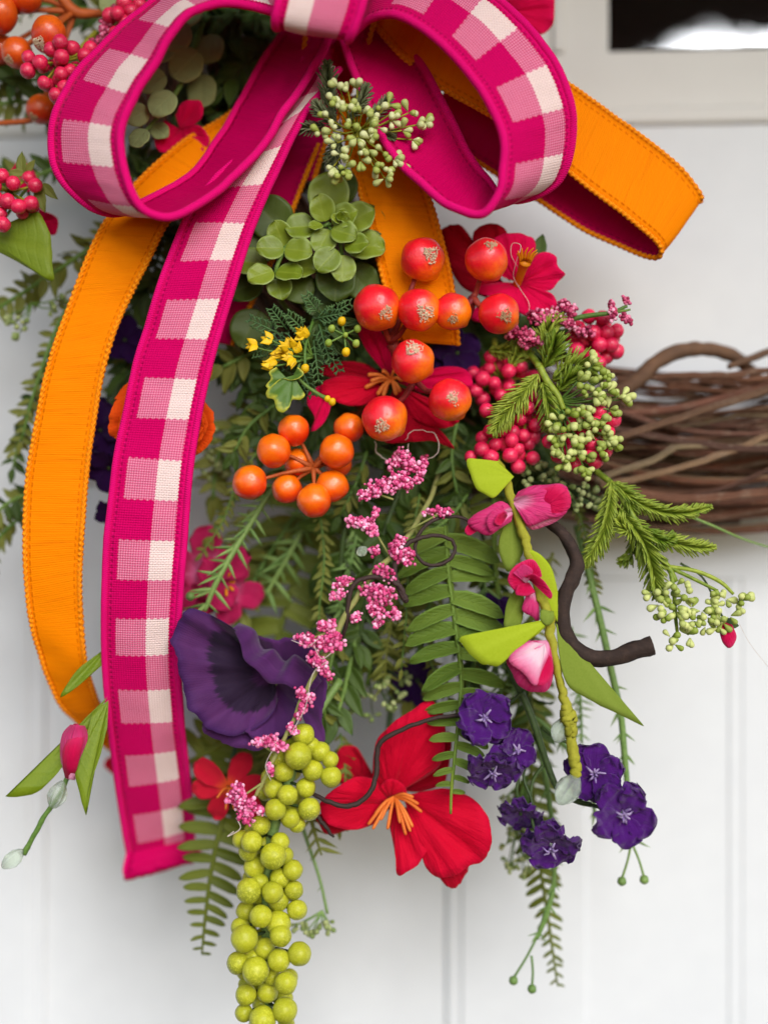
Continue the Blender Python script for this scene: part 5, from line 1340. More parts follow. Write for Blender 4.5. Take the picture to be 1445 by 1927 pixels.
fern('blurred fern frond to the right of the heather, in shade', [(800, 860, 150, 6), (780, 960, 140, 6), (745, 1060, 138, 6), (715, 1180, 140, 5), (690, 1290, 145, 4)], (90, 95, 50), 40, LEAF_FERN_B, mt_fern, 1.0, 78, seed=6)
fern('dark fern leaflets behind the seed sprig at the window side of the pink buds', [(905, 850, 130, 6), (930, 940, 120, 6), (930, 1040, 110, 6), (940, 1130, 112, 5), (960, 1220, 120, 4)], (60, 66, 40), 34, LEAF_FERN_B, mt_fern, .9, 78, seed=7)

# ------------------------------------------------------------------ pine fronds and seed buds
def pine_frond(name, path, wmax, mat, parent, seed=0, pitch=5.2, shape=1.0):
    S = spl(path, 12)
    W = [P(q[0], q[1], q[2]) for q in S]
    rg = random.Random(seed)
    parts = [tube_data(W, [max(1.2, 3.5 * (1 - .6 * i / len(W))) * U for i in range(len(W))], 6)]
    tot = sum((W[j + 1] - W[j]).length for j in range(len(W) - 1)) / U
    run, nxt = 0, 2
    for j in range(len(W) - 1):
        run += (W[j + 1] - W[j]).length / U
        while run >= nxt:
            f = nxt / tot
            L = 1.15 * wmax * (min(1, .45 + f * 2.2)) * (1 - max(0, (f - .55) / .45) ** 1.6 * .72)
            T = (W[min(j + 1, len(W) - 1)] - W[max(j - 1, 0)]).normalized()
            side = T.cross(VIEW).normalized()
            for s in (1, -1, .55, -.55):
                a = math.radians(48 + rg.uniform(-8, 8))
                up = Vector((0, -1, 0)) * (.08 if abs(s) == 1 else .7)
                D = (T * math.cos(a) + side * s * math.sin(a) + up + rv(rg, .07)).normalized()
                l = L * rg.uniform(.85, 1.1) * U
                b = W[j]; m_ = b + D * l * .6 + T * l * .05; e = b + D * l + T * l * .16
                r = 2.2 * U
                parts.append(tube_data([b, m_, e], [r * .9, r, r * .35], 4))
            nxt += pitch
    V, F, UV = merge(parts)
    return built(name, V, F, mat, parent, UV)

def seeds(parent, clusters, mesh, size, seed=0, stem=mt_stem, hub=None):
    rg = random.Random(seed)
    for q in clusters:
        x, y, d = q[:3]
        n = q[3] if len(q) > 3 else 4
        c = P(x, y, d)
        base = Vector((0, 0, 0))
        if hub: base = (c - P(*hub)).normalized() * .7
        for i in range(n):
            D = (rv(rg) + VIEW * .45 + base).normalized()
            l = size * rg.uniform(.8, 1.2) * U
            b = c + D * l * .15
            put('seed_bud', mesh, parent, frame(b, b + D * l, VIEW + rv(rg, .3)))
        if hub:
            h = P(*hub)
            V, F, UV = tube_data([c, c.lerp(h, .5) + Vector((0, .002, -.001)), h], [1.4 * U, 1.7 * U, 2.2 * U], 6)
            built('seed_stalk', V, F, stem, parent, UV)

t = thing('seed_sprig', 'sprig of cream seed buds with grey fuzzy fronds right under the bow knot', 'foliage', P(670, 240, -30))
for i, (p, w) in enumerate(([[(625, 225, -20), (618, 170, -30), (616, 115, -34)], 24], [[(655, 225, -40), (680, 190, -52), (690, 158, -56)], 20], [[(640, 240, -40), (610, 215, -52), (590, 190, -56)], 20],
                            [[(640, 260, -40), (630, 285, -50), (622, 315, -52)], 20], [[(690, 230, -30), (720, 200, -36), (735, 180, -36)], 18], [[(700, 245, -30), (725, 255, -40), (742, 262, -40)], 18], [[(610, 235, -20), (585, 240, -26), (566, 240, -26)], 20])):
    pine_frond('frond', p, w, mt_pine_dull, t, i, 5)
TS = [(638, 162, -70, 3), (655, 172, -72, 3), (672, 168, -68, 3), (630, 195, -72, 4), (648, 200, -76, 4), (662, 205, -74, 4), (618, 222, -74, 3), (604, 250, -72, 4), (626, 245, -74, 4), (634, 268, -74, 4), (662, 235, -76, 4), (680, 215, -72, 3), (698, 218, -68, 3), (712, 210, -62, 3), (730, 197, -56, 3), (734, 214, -58, 3),
      (694, 240, -72, 5), (712, 240, -68, 4), (735, 225, -60, 3), (756, 245, -56, 3), (768, 212, -50, 3), (782, 235, -50, 4), (796, 232, -48, 3), (775, 262, -52, 4), (672, 258, -76, 4), (698, 262, -72, 4), (660, 272, -72, 3), (682, 282, -72, 4), (692, 280, -70, 3), (678, 300, -70, 4), (640, 290, -70, 4),
      (628, 312, -68, 3), (650, 315, -70, 5), (645, 330, -68, 4), (720, 285, -62, 3), (740, 298, -62, 4), (750, 305, -60, 3), (702, 312, -62, 3), (720, 318, -64, 4), (724, 335, -62, 4)]
seeds(t, TS, SEED, 19, 1, mt_tape, (672, 245, -30))
tube('stem', [(672, 245, -30, 3), (665, 240, 0, 4), (660, 220, 60, 5), (650, 180, 140, 6)], mt_stem, t)

t = thing('seed_sprig', 'bright pine-like fronds with cream seed buds spilling over pink berries at right', 'foliage', P(1050, 740, 0))
for i, (p, w) in enumerate(([[(1025, 690, 0), (1038, 665, -10), (1046, 632, -16)], 34], [[(1012, 705, -4), (975, 750, -20), (945, 785, -26), (926, 815, -28)], 32], [[(1020, 720, 0), (1032, 765, -6), (1038, 812, -6)], 30],
                            [[(1040, 715, 10), (1080, 690, 6), (1125, 700, 4)], 34], [[(1022, 670, 20), (1030, 620, 16), (1060, 595, 14)], 28], [[(1050, 735, 0), (1070, 715, -12), (1090, 705, -14)], 28], [[(960, 690, 50), (985, 650, 44), (1000, 635, 40)], 26],
                            [[(920, 660, 60), (960, 660, 56), (1000, 668, 50)], 24])):
    pine_frond('frond', p, w, mt_pine, t, 20 + i, 4.6)
RS = [(1112, 690, -30, 4), (1118, 682, -34, 3), (1086, 718, -34, 4), (1105, 720, -36, 4), (1128, 715, -34, 4), (1140, 712, -32, 4), (1096, 735, -36, 3), (1115, 745, -40, 4), (1130, 735, -36, 4), (1142, 738, -34, 3), (1160, 748, -30, 4), (1170, 745, -30, 3), (1168, 752, -28, 3), (1098, 762, -40, 4), (1120, 752, -40, 4),
      (1042, 798, -34, 3), (1052, 792, -36, 3), (1066, 780, -38, 4), (1072, 795, -40, 4), (1085, 775, -40, 4), (1098, 790, -42, 4), (1108, 788, -42, 4), (1128, 790, -40, 4), (1145, 770, -34, 4), (1118, 805, -42, 4), (1135, 805, -40, 4), (1140, 825, -38, 4), (1152, 830, -34, 5), (1120, 828, -40, 4), (1045, 818, -38, 4), (1058, 815, -40, 4),
      (1074, 822, -42, 4), (1090, 832, -42, 4), (1046, 842, -38, 5), (1058, 850, -40, 4), (1070, 862, -40, 5), (1078, 840, -42, 4), (1100, 858, -42, 5), (1096, 875, -40, 4), (1100, 883, -38, 3), (1128, 848, -38, 4), (1062, 870, -38, 3)]
seeds(t, RS, SEED_G, 20, 2, mt_stem, (1050, 755, -6))
tube('stem', [(1015, 690, 0, 7), (1030, 718, -4, 7), (1050, 745, -6, 6), (1060, 770, -16, 5)], mt_pine, t)
tube('stem', [(1015, 690, 0, 7), (1000, 670, 40, 7), (950, 620, 140, 7), (900, 580, 220, 7)], mt_pine, t)

t = thing('seed_sprig', 'green pine-like fronds and seed buds reaching right below the twig ring', 'foliage', P(1180, 960, 0))
for i, (p, w) in enumerate(([[(1150, 905, 20), (1145, 960, 0), (1128, 1015, -10), (1096, 1068, -14)], 27], [[(1155, 908, 20), (1205, 948, 4), (1270, 966, -6), (1340, 954, -10)], 22], [[(1165, 960, 10), (1205, 1010, -6), (1225, 1060, -14), (1236, 1125, -14)], 34],
                            [[(1215, 1000, 4), (1265, 1020, -4), (1310, 1030, -8), (1345, 1030, -8)], 22], [[(1190, 985, 0), (1180, 1000, -4), (1160, 975, -12)], 24], [[(1205, 990, 0), (1240, 1015, -14), (1270, 1010, -16)], 22], [[(1195, 990, 20), (1190, 1040, 24), (1165, 1062, 30)], 22],
                            [[(1150, 910, 22), (1175, 930, 14), (1190, 965, 6)], 30])):
    pine_frond('frond', p, w, mt_pine, t, 40 + i, 4.8)
tube('stem', [(1085, 850, 60, 5), (1120, 885, 40, 6), (1155, 915, 20, 6), (1190, 970, 0, 6), (1225, 1030, -6, 6), (1256, 1066, -12, 6), (1272, 1095, -16, 5)], mt_pine, t)
for p in ([(1256, 1066, -12, 4), (1310, 1075, -22, 4), (1355, 1095, -26, 4), (1380, 1118, -28, 3)], [(1256, 1066, -12, 4), (1310, 1092, -24, 3.5), (1350, 1112, -28, 3)], [(1260, 1070, -12, 4), (1268, 1110, -24, 4), (1270, 1150, -28, 4), (1275, 1195, -28, 3)], [(1250, 1066, -10, 3), (1232, 1085, -16, 3), (1226, 1108, -20, 3)]):
    tube('seed_stalk', p, mt_pine, t, 5, 7)
LS = [(1228, 1118, -26, 4), (1245, 1115, -28, 4), (1242, 1138, -30, 4), (1256, 1140, -32, 4), (1252, 1160, -32, 5), (1272, 1102, -32, 3), (1270, 1150, -36, 5), (1288, 1125, -34, 4), (1290, 1140, -34, 4), (1298, 1112, -34, 3), (1302, 1145, -32, 3), (1278, 1165, -36, 4), (1304, 1168, -32, 4), (1268, 1212, -32, 4), (1290, 1195, -32, 3), (1298, 1198, -30, 3), (1262, 1200, -30, 3),
      (1335, 1125, -34, 5), (1345, 1140, -36, 5), (1320, 1150, -34, 4), (1330, 1160, -34, 4), (1328, 1178, -34, 3), (1345, 1160, -36, 4), (1352, 1180, -36, 5), (1360, 1172, -36, 4), (1365, 1128, -34, 4), (1372, 1160, -34, 4), (1392, 1130, -32, 4), (1400, 1126, -30, 3), (1388, 1140, -32, 3)]
seeds(t, LS, SEED_G, 20, 3)
tube('thin_stem', [(1180, 960, 60, 3), (1260, 960, 60, 3), (1330, 985, 70, 3), (1400, 1015, 90, 2.4), (1480, 1040, 110, 2)], mt_stem_sage, t, 6, 6)
t = thing('pink_bud', 'tiny pink bud with a dark leaf hanging under the far right seed buds', 'flower', P(1368, 1170, -20))
fan('petal', (1362, 1170, -22), [(1352, 1185, -28), (1360, 1210, -30), (1374, 1220, -28), (1386, 1200, -24), (1378, 1176, -22)], mt_bud_deep, t, bulge=10, thick=4)
fan('petal', (1364, 1172, -18), [(1356, 1190, -18), (1368, 1218, -20), (1380, 1205, -18), (1376, 1178, -18)], mt_bud, t, bulge=-6)
put('leaf', LEAF_DARK[0], t, frame(P(1362, 1172, -18), P(1392, 1176, -20), VIEW + Vector((0, 0, .5)), 1.6))
tube('stem', [(1364, 1172, -18, 2), (1345, 1130, -10, 2), (1320, 1085, -4, 2), (1280, 1060, 6, 2.4)], mt_stem_dark, t)
tube('glue_thread', [(1390, 1172, -20, .35), (1410, 1210, -10, .35), (1445, 1255, 0, .35)], mt_thread, t, 4, 5)

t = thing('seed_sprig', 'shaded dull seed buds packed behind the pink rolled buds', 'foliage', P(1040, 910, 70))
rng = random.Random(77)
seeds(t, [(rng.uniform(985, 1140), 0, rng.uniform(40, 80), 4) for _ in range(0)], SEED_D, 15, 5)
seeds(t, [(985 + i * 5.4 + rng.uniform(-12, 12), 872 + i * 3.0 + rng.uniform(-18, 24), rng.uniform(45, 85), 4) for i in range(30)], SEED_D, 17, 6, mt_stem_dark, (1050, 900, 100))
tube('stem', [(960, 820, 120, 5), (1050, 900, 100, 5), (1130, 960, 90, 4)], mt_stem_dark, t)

# ------------------------------------------------------------------ yellow-tipped filler sprig
t = thing('yellow_filler_sprig', 'feathery green sprig with yellow starred tips and round buds, left of the big berries', 'foliage', P(560, 660, 10))
STAR = [blade('star_tip', 'lance', .5, mt_yellow, .1, .2, .1, 2, 0, 3, 5, .1, s) for s in range(2)]
hub = (585, 610, 20)
rng = random.Random(12)
for i, (x, y) in enumerate([(562, 628), (575, 624), (549, 645), (524, 657), (541, 665), (502, 634), (472, 650), (508, 675), (503, 688), (544, 680), (535, 650), (555, 655), (518, 668)]):
    d = -30 + rng.uniform(-8, 8)
    c = P(x, y, d)
    back = (P(585, 690, 0) - c).normalized() if i % 3 else (P(600, 640, 0) - c).normalized()
    b = c + back * 12 * U
    tube('stalk', [(x, y, d, 1.6), (x * .7 + 590 * .3, y * .7 + 670 * .3 + 4, d + 10, 2), (588, 672, 4, 2.4)], mt_stem, t, 4, 6)
    for k_ in range(4):
        D = (-back + rv(rng, .65)).normalized()
        put('star_tip', STAR[k_ % 2], t, frame(b, b + D * 24 * U, VIEW + rv(rng, .3), 1.2))
for x, y, r, me in ((643, 604, 8, BUDY), (651, 662, 8, BUDY), (574, 693, 8, BUDY), (625, 756, 7, BUDY), (616, 750, 6, BUDY), (624, 618, 7, BUDG), (673, 618, 7, BUDG), (618, 645, 7, BUDG), (670, 646, 7, BUDG), (650, 630, 5, BUDG)):
    put('bud', me, t, ballm(x, y, -34, r, Vector((.2, -.5, .8)).normalized(), 0, 1.15))
for x, y in ((643, 604), (651, 662), (624, 618), (673, 618), (618, 645), (670, 646)):
    tube('stalk', [(x, y, -32, 2.2), ((x + 648) / 2, (y + 630) / 2, -30, 2), (648, 630, -26, 2.4)], mt_stem, t, 3, 6)
tube('stalk', [(648, 630, -26, 2.6), (650, 640, -6, 2.6), (640, 600, 40, 3)], mt_stem, t, 4, 6)
tube('stalk', [(574, 690, -34, 3), (575, 650, -20, 3), (590, 600, 20, 3)], mt_stem, t, 4, 6)
tube('stalk', [(620, 752, -34, 5), (600, 742, -30, 4), (572, 722, -26, 3.4), (560, 700, -20, 3), (580, 640, 10, 3)], mt_stem, t, 4, 6)
k = Mat('variegated_leaf'); uvv, u, v = k.uv()
lobed = k.finish(k.mix(k.step(k.math('ADD', v, k.math('MULTIPLY', k.noise(300, k.obj()), .4)), 1.08, .12), C('55762a'), C('c2c040')), .5, k.bump(k.noise(900, k.obj()), .4, 2), .4, .2)
fan('leaf', (552, 706, -34), [(560, 690, -40), (572, 702, -44), (562, 712, -44), (545, 716, -44), (530, 712, -42), (515, 722, -40), (502, 735, -40), (502, 748, -40), (515, 752, -44), (520, 768, -46), (532, 777, -46), (545, 765, -46), (550, 752, -46), (565, 752, -44), (574, 742, -40), (562, 728, -38)], lobed, t, n=4, crumple=10, thick=3)
fan('leaf', (540, 712, -30), [(520, 690, -38), (506, 700, -42), (510, 712, -42), (500, 726, -40), (512, 735, -38), (530, 725, -36)], lobed, t, n=4, crumple=8, thick=3)
def feather(parent, base, tip, d0, d1, n, L, mat, seed, r=1.6):
    rg = random.Random(seed); parts = []
    b, e = P(*base, d0), P(*tip, d1)
    T = (e - b).normalized(); S_ = T.cross(VIEW).normalized()
    parts.append(tube_data([b, b.lerp(e, .5), e], [2 * U, 1.8 * U, 1 * U], 5))
    for i in range(n):
        f = (i + 1) / (n + .5)
        for s in (1, -1):
            q = b.lerp(e, f); l = L * (1 - .5 * f) * U
            D = (T * .6 + S_ * s * .75 + rv(rg, .2)).normalized()
            m_ = q + D * l * .6
            parts.append(tube_data([q, m_, q + D * l], [1.3 * U, 1.8 * U, .7 * U], 4))
            for s2 in (1, -1):
                D2 = (D * .7 + S_.cross(VIEW) * s2 * .6 + rv(rg, .2)).normalized()
                parts.append(tube_data([m_, m_ + D2 * l * .3, m_ + D2 * l * .5], [1.2 * U, 1.5 * U, .6 * U], 4))
    V, F, UV = merge(parts)
    return built('feather_leaf', V, F, mat, parent, UV)
mt_feather = m_plain('dark_feather_leaf', '35532e', '54733f', .6, 500)
for i, (a, b) in enumerate((((540, 620), (510, 580)), ((530, 630), (468, 600)), ((560, 640), (498, 640)), ((580, 660), (530, 690)), ((575, 625), (540, 590)), ((590, 600), (640, 590)), ((600, 610), (620, 680)), ((590, 640), (600, 720)), ((560, 680), (590, 745)), ((600, 590), (575, 555)), ((610, 600), (660, 570)), ((520, 650), (475, 665)), ((600, 640), (640, 700)))):
    feather(t, a, b, 10, -12 + 3 * (i % 3), 6, 22, mt_feather, i)
for i in range(16):
    a = rng.uniform(-2.6, .2)
    put('leaf', LEAF_DARK[i % 2], t, frame(P(605, 600, 25), P(605 + 70 * math.cos(a), 610 - 62 * math.sin(a) * (1 if math.sin(a) < 0 else .4), rng.uniform(-10, 20)), VIEW + rv(rng, .5), .55))
tube('stem', [(590, 600, 20, 5), (610, 580, 80, 5), (680, 540, 200, 6)], mt_stem_dark, t)

# ------------------------------------------------------------------ stem with closed bud at the left
t = thing('bud_stem', 'stem with one closed pink bud, long green leaves and frosted drops at the left edge', 'flower stem', P(140, 1410, 0))
sheet('petal', [(124, 1466, -4), (115, 1438, -8), (113, 1405, -12), (118, 1380, -14), (132, 1364, -14)], [(140, 1469, -4), (154, 1452, -6), (164, 1415, -8), (168, 1388, -10), (160, 1366, -12)], mt_bud, t, bulge=26, crumple=5, seed=3)
sheet('petal', [(122, 1464, -18), (118, 1440, -30), (118, 1412, -34), (128, 1392, -34)], [(134, 1468, -18), (144, 1450, -32), (152, 1420, -36), (160, 1384, -30)], mt_bud_deep, t, bulge=8, crumple=5, seed=4)
sheet('petal', [(126, 1466, 2), (117, 1430, 6), (120, 1380, 8), (140, 1362, 6)], [(140, 1468, 2), (158, 1430, 6), (166, 1385, 8), (156, 1364, 6)], mt_bud_deep, t, bulge=-14, crumple=3, seed=5)
fan('leaf', (202, 1312, 20), [(160, 1352, 8), (125, 1392, -2), (95, 1432, -8), (60, 1472, -14), (9, 1500, -18), (60, 1496, -20), (95, 1470, -18), (120, 1440, -14), (150, 1395, -6), (180, 1350, 8)], mt_broad, t, n=4, bulge=3, thick=2.6)
fan('leaf', (204, 1318, 14), [(174, 1342, -4), (156, 1404, -20), (142, 1444, -26), (145, 1477, -28), (162, 1535, -26), (166, 1488, -26), (189, 1422, -20), (202, 1368, -6)], mt_broad, t, n=4, bulge=6, thick=2.6)
fan('leaf', (204, 1216, 20), [(178, 1238, 10), (150, 1256, 0), (128, 1285, -6), (113, 1313, -8), (140, 1297, -8), (165, 1276, -4), (192, 1252, 10)], mt_broad, t, n=4, bulge=3, thick=2.6)
tube('stem', [(240, 1330, 190, 6), (200, 1365, 110, 5), (160, 1415, 15, 5), (128, 1462, -4, 5), (115, 1490, -6, 4.5), (82, 1540, -8, 5), (60, 1580, -8, 5), (44, 1608, -8, 6)], mt_stem, t, 6, 8, wob=2)
drop(t, (118, 1470, -14), (98, 1522, -16), .9)
drop(t, (44, 1600, -12), (4, 1634, -14), .8)

# ------------------------------------------------------------------ hanging plastic greens
def spiky(label, path, L, pitch, seed, mesh=None, mat=None, cat='foliage', grp='hanging spiky stems', ends=None, ang=35, n=3):
    t = thing('spiky_stem', label, cat, P(*path[0][:3]), grp)
    mat = mat or mt_stem_sage
    tube('stem', path, mat, t, 8, 8)
    S = spl(path, 24); W = [P(q[0], q[1], q[2]) for q in S]
    rg = random.Random(seed); run, nxt = 0, pitch
    for j in range(len(W) - 1):
        run += (W[j + 1] - W[j]).length / U
        if run >= nxt:
            T = (W[j + 1] - W[j]).normalized(); s_ = T.cross(VIEW).normalized()
            for q in range(n):
                a = rg.uniform(ang - 15, ang + 20); sd = (1, -1, .3, -.5)[q % 4]
                D = (T * math.cos(math.radians(a)) + s_ * sd * math.sin(math.radians(a)) * 1.4 + Vector((0, rg.uniform(-.5, .3), 0))).normalized()
                put('needle', mesh or SPIKE, t, frame(W[j], W[j] + D * L * rg.uniform(.6, 1.1) * U, VIEW + rv(rg, .5)))
            nxt += pitch * rg.uniform(.8, 1.2)
    for e in ends or []:
        tube('fork', [(*e[0], 2.6), ((e[0][0] + e[1][0]) / 2 + 2, (e[0][1] + e[1][1]) / 2, (e[0][2] + e[1][2]) / 2, 2.4), (*e[1], 2.6)], mat, t, 4, 7)
        put('bud', BUDG_S, t, ballm(e[1][0], e[1][1] + 4, e[1][2], 9, Vector((.2, -.3, .9)).normalized(), 0, 1.0))
    return t
BUDG_S = ball('bud', mt_stem_sage, 12, 8, .1)
spiky('long sage spiky stem hanging free at right below the bent branch, with forked end', [(1085, 990, 120, 7), (1108, 1080, 95, 7), (1130, 1170, 85, 7), (1152, 1270, 80, 7), (1168, 1345, 78, 6.5), (1174, 1410, 76, 6.5), (1182, 1500, 74, 5), (1188, 1590, 72, 4.5)], 40, 52, 1,
      ends=[((1188, 1585, 72), (1170, 1655, 66)), ((1188, 1585, 72), (1212, 1652, 66))])
spiky('sage spiky stem hanging to the lowest point, forked with two round buds', [(960, 1200, 150, 6), (1010, 1380, 110, 6), (1040, 1560, 95, 5), (1042, 1660, 90, 4.5), (1028, 1720, 88, 6), (1010, 1768, 88, 4)], 32, 48, 2,
      ends=[((1010, 1765, 88), (966, 1842, 84)), ((1000, 1800, 86), (1001, 1858, 84))])
spiky('sage spiky stem slanting behind the orange berries down to the azalea', [(560, 860, 110, 6), (500, 940, 90, 6), (450, 1020, 70, 6), (410, 1090, 62, 6), (385, 1150, 66, 4)], 50, 26, 3, ends=[((395, 1110, 62), (358, 1118, 54))], ang=50)
spiky('blurred sage spiky stem behind the olive fern', [(640, 880, 180, 5), (590, 960, 170, 5), (540, 1050, 165, 5), (500, 1120, 170, 4)], 60, 24, 4, ang=55)
spiky('fine spiky stem behind the violet flowers', [(940, 1240, 140, 5), (990, 1330, 120, 5), (1060, 1400, 110, 4.5), (1110, 1480, 105, 4), (1120, 1540, 105, 3)], 34, 30, 5)
spiky('thin stem with dull seed tips right of the lime bunch', [(570, 1560, 110, 4), (600, 1650, 100, 3), (616, 1720, 95, 3)], 14, 60, 6, n=1)
t = thing('seed_sprig', 'small dull green seed head hanging right of the lime berries', 'foliage', P(600, 1735, 90))
seeds(t, [(560, 1740, 90, 4), (575, 1735, 92, 4), (590, 1748, 88, 5), (605, 1735, 90, 5), (618, 1735, 92, 4), (580, 1750, 90, 4), (615, 1745, 90, 3)], SEED_D, 15, 9, mt_stem_sage, (606, 1715, 95))
spiky('short curved grassy stem right of the lime bunch middle', [(575, 1500, 90, 5), (590, 1560, 80, 4), (605, 1610, 78, 2)], 46, 22, 7, SPIKE_O, mt_olive, n=2)

def leafy(label, path, L, pitch, meshes, mat, seed, wide=1.0, ang=50, grp=None, name='leafy_stem', n=2):
    t = thing(name, label, 'foliage', P(*path[0][:3]), grp)
    tube('stem', path, mat, t, 6, 7)
    S = spl(path, 20); W = [P(q[0], q[1], q[2]) for q in S]
    rg = random.Random(seed); run, nxt, c = 0, pitch * .6, 0
    for j in range(len(W) - 1):
        run += (W[j + 1] - W[j]).length / U
        if run >= nxt:
            T = (W[j + 1] - W[j]).normalized(); s_ = T.cross(VIEW).normalized()
            for q in range(n):
                sd = 1 if (q + c) % 2 else -1
                a = math.radians(ang + rg.uniform(-20, 20))
                D = (T * math.cos(a) + s_ * sd * math.sin(a) + Vector((0, rg.uniform(-.5, .4), 0))).normalized()
                put('leaf', meshes[(c + q) % len(meshes)], t, frame(W[j], W[j] + D * L * rg.uniform(.7, 1.15) * U, VIEW + rv(rg, .7), wide))
            c += 1; nxt += pitch * rg.uniform(.8, 1.2)
    put('leaf', meshes[0], t, frame(W[-1], W[-1] + (W[-1] - W[-4]).normalized() * L * U, VIEW + rv(rg, .5), wide))
    return t

# trailing small-leaved greens at the left
G = 'small-leaved trailing greens at left'
left = [
    ('blurred trailing small-leaved stem left of the orange tail, longest', [(230, 470, 170, 5), (150, 570, 160, 5), (90, 690, 155, 4.5), (45, 790, 155, 4), (25, 880, 155, 3)], 34, 20),
    ('blurred trailing stem hugging the edge of the orange tail', [(200, 480, 150, 5), (120, 590, 140, 4.5), (70, 720, 140, 4), (40, 830, 140, 3)], 30, 20),
    ('blurred leafy stem above, reaching the left edge under the broad leaf', [(240, 420, 170, 6), (150, 480, 160, 5), (60, 540, 158, 5), (-20, 590, 160, 4)], 48, 22),
    ('blurred leafy stem crossing the left edge lower down', [(160, 880, 180, 5), (80, 920, 160, 5), (10, 950, 156, 4), (-40, 1010, 158, 3)], 44, 20),
    ('blurred short leafy stem below that, leaving at the left edge', [(150, 930, 190, 5), (60, 960, 170, 4), (0, 1010, 168, 4), (-20, 1050, 170, 3)], 38, 18),
    ('blurred leafy stem between the two tails, reaching the violet flowers', [(330, 520, 190, 5), (270, 620, 180, 5), (225, 720, 175, 4), (195, 800, 175, 3)], 42, 22),
    ('blurred leafy stem high at the left under the orange fruits', [(230, 240, 200, 5), (140, 300, 180, 5), (60, 330, 170, 5), (-30, 330, 170, 4)], 46, 20),
    ('blurred leafy stem at the left edge level with the gingham loop', [(200, 160, 210, 5), (110, 200, 190, 5), (30, 190, 180, 5), (-40, 210, 180, 4)], 52, 22),
    ('blurred leafy stem behind the orange fruits in the corner', [(260, 60, 230, 5), (160, 110, 210, 5), (60, 150, 200, 5), (-40, 140, 200, 4)], 56, 22),
    ('blurred leafy stem along the top of the frame', [(330, -20, 230, 5), (220, 20, 220, 5), (110, 10, 210, 5), (0, -10, 210, 4)], 56, 22),
]
for i, (lb, p, L, pt) in enumerate(left):
    leafy(lb, p, L, pt, LEAF_OLIVE if i % 3 else LEAF_DARK + LEAF_OLIVE, mt_stem, 60 + i, 1.0, 55, G)
t = thing('seed_sprig', 'blurred pale seed buds on the trailing greens left of the orange tail', 'foliage', P(40, 620, 140))
seeds(t, [(30, 605, 140, 5), (38, 625, 140, 5), (20, 590, 140, 4), (95, 580, 135, 5), (110, 560, 135, 4), (45, 610, 138, 4)], SEED_D, 17, 14, mt_stem, (60, 570, 145))

G = 'leaves deep inside the arrangement'
# dark green leaves that fill the heart of the arrangement
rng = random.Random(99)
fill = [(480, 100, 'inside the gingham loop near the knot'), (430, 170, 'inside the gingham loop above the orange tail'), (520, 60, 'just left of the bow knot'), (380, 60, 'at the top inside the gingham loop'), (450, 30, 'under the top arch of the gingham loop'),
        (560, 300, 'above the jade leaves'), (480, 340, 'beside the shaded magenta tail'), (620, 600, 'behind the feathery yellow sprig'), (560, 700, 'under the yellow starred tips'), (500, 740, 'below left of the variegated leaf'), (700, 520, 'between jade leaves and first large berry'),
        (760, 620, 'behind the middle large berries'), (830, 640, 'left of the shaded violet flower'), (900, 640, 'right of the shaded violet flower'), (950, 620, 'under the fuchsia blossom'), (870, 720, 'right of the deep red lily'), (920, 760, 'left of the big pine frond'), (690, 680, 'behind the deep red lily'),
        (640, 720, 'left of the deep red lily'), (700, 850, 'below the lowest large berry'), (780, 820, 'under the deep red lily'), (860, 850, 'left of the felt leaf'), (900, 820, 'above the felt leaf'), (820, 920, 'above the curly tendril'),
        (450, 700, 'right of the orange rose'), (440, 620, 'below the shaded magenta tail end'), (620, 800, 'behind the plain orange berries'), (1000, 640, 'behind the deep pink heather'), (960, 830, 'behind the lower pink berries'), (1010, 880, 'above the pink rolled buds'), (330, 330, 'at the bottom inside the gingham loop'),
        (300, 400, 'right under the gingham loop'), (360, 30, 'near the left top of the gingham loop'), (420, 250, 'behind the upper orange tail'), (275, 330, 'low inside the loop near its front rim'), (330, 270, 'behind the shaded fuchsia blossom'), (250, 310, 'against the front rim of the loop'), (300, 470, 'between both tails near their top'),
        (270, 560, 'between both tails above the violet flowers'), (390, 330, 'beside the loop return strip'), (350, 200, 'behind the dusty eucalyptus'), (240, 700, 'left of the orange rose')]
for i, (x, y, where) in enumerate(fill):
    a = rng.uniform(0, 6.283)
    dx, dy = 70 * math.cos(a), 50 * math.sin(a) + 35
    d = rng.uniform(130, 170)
    leafy('dark green filler leaves in shade ' + where, [(x - dx * .6, y - dy * .6, d + 50, 5), (x, y, d, 4), (x + dx, y + dy, d - 12, 3)], rng.uniform(55, 75), 18, LEAF_DARK, mt_stem_dark, 200 + i, 1.0, 55, G, 'filler_stem', 2)
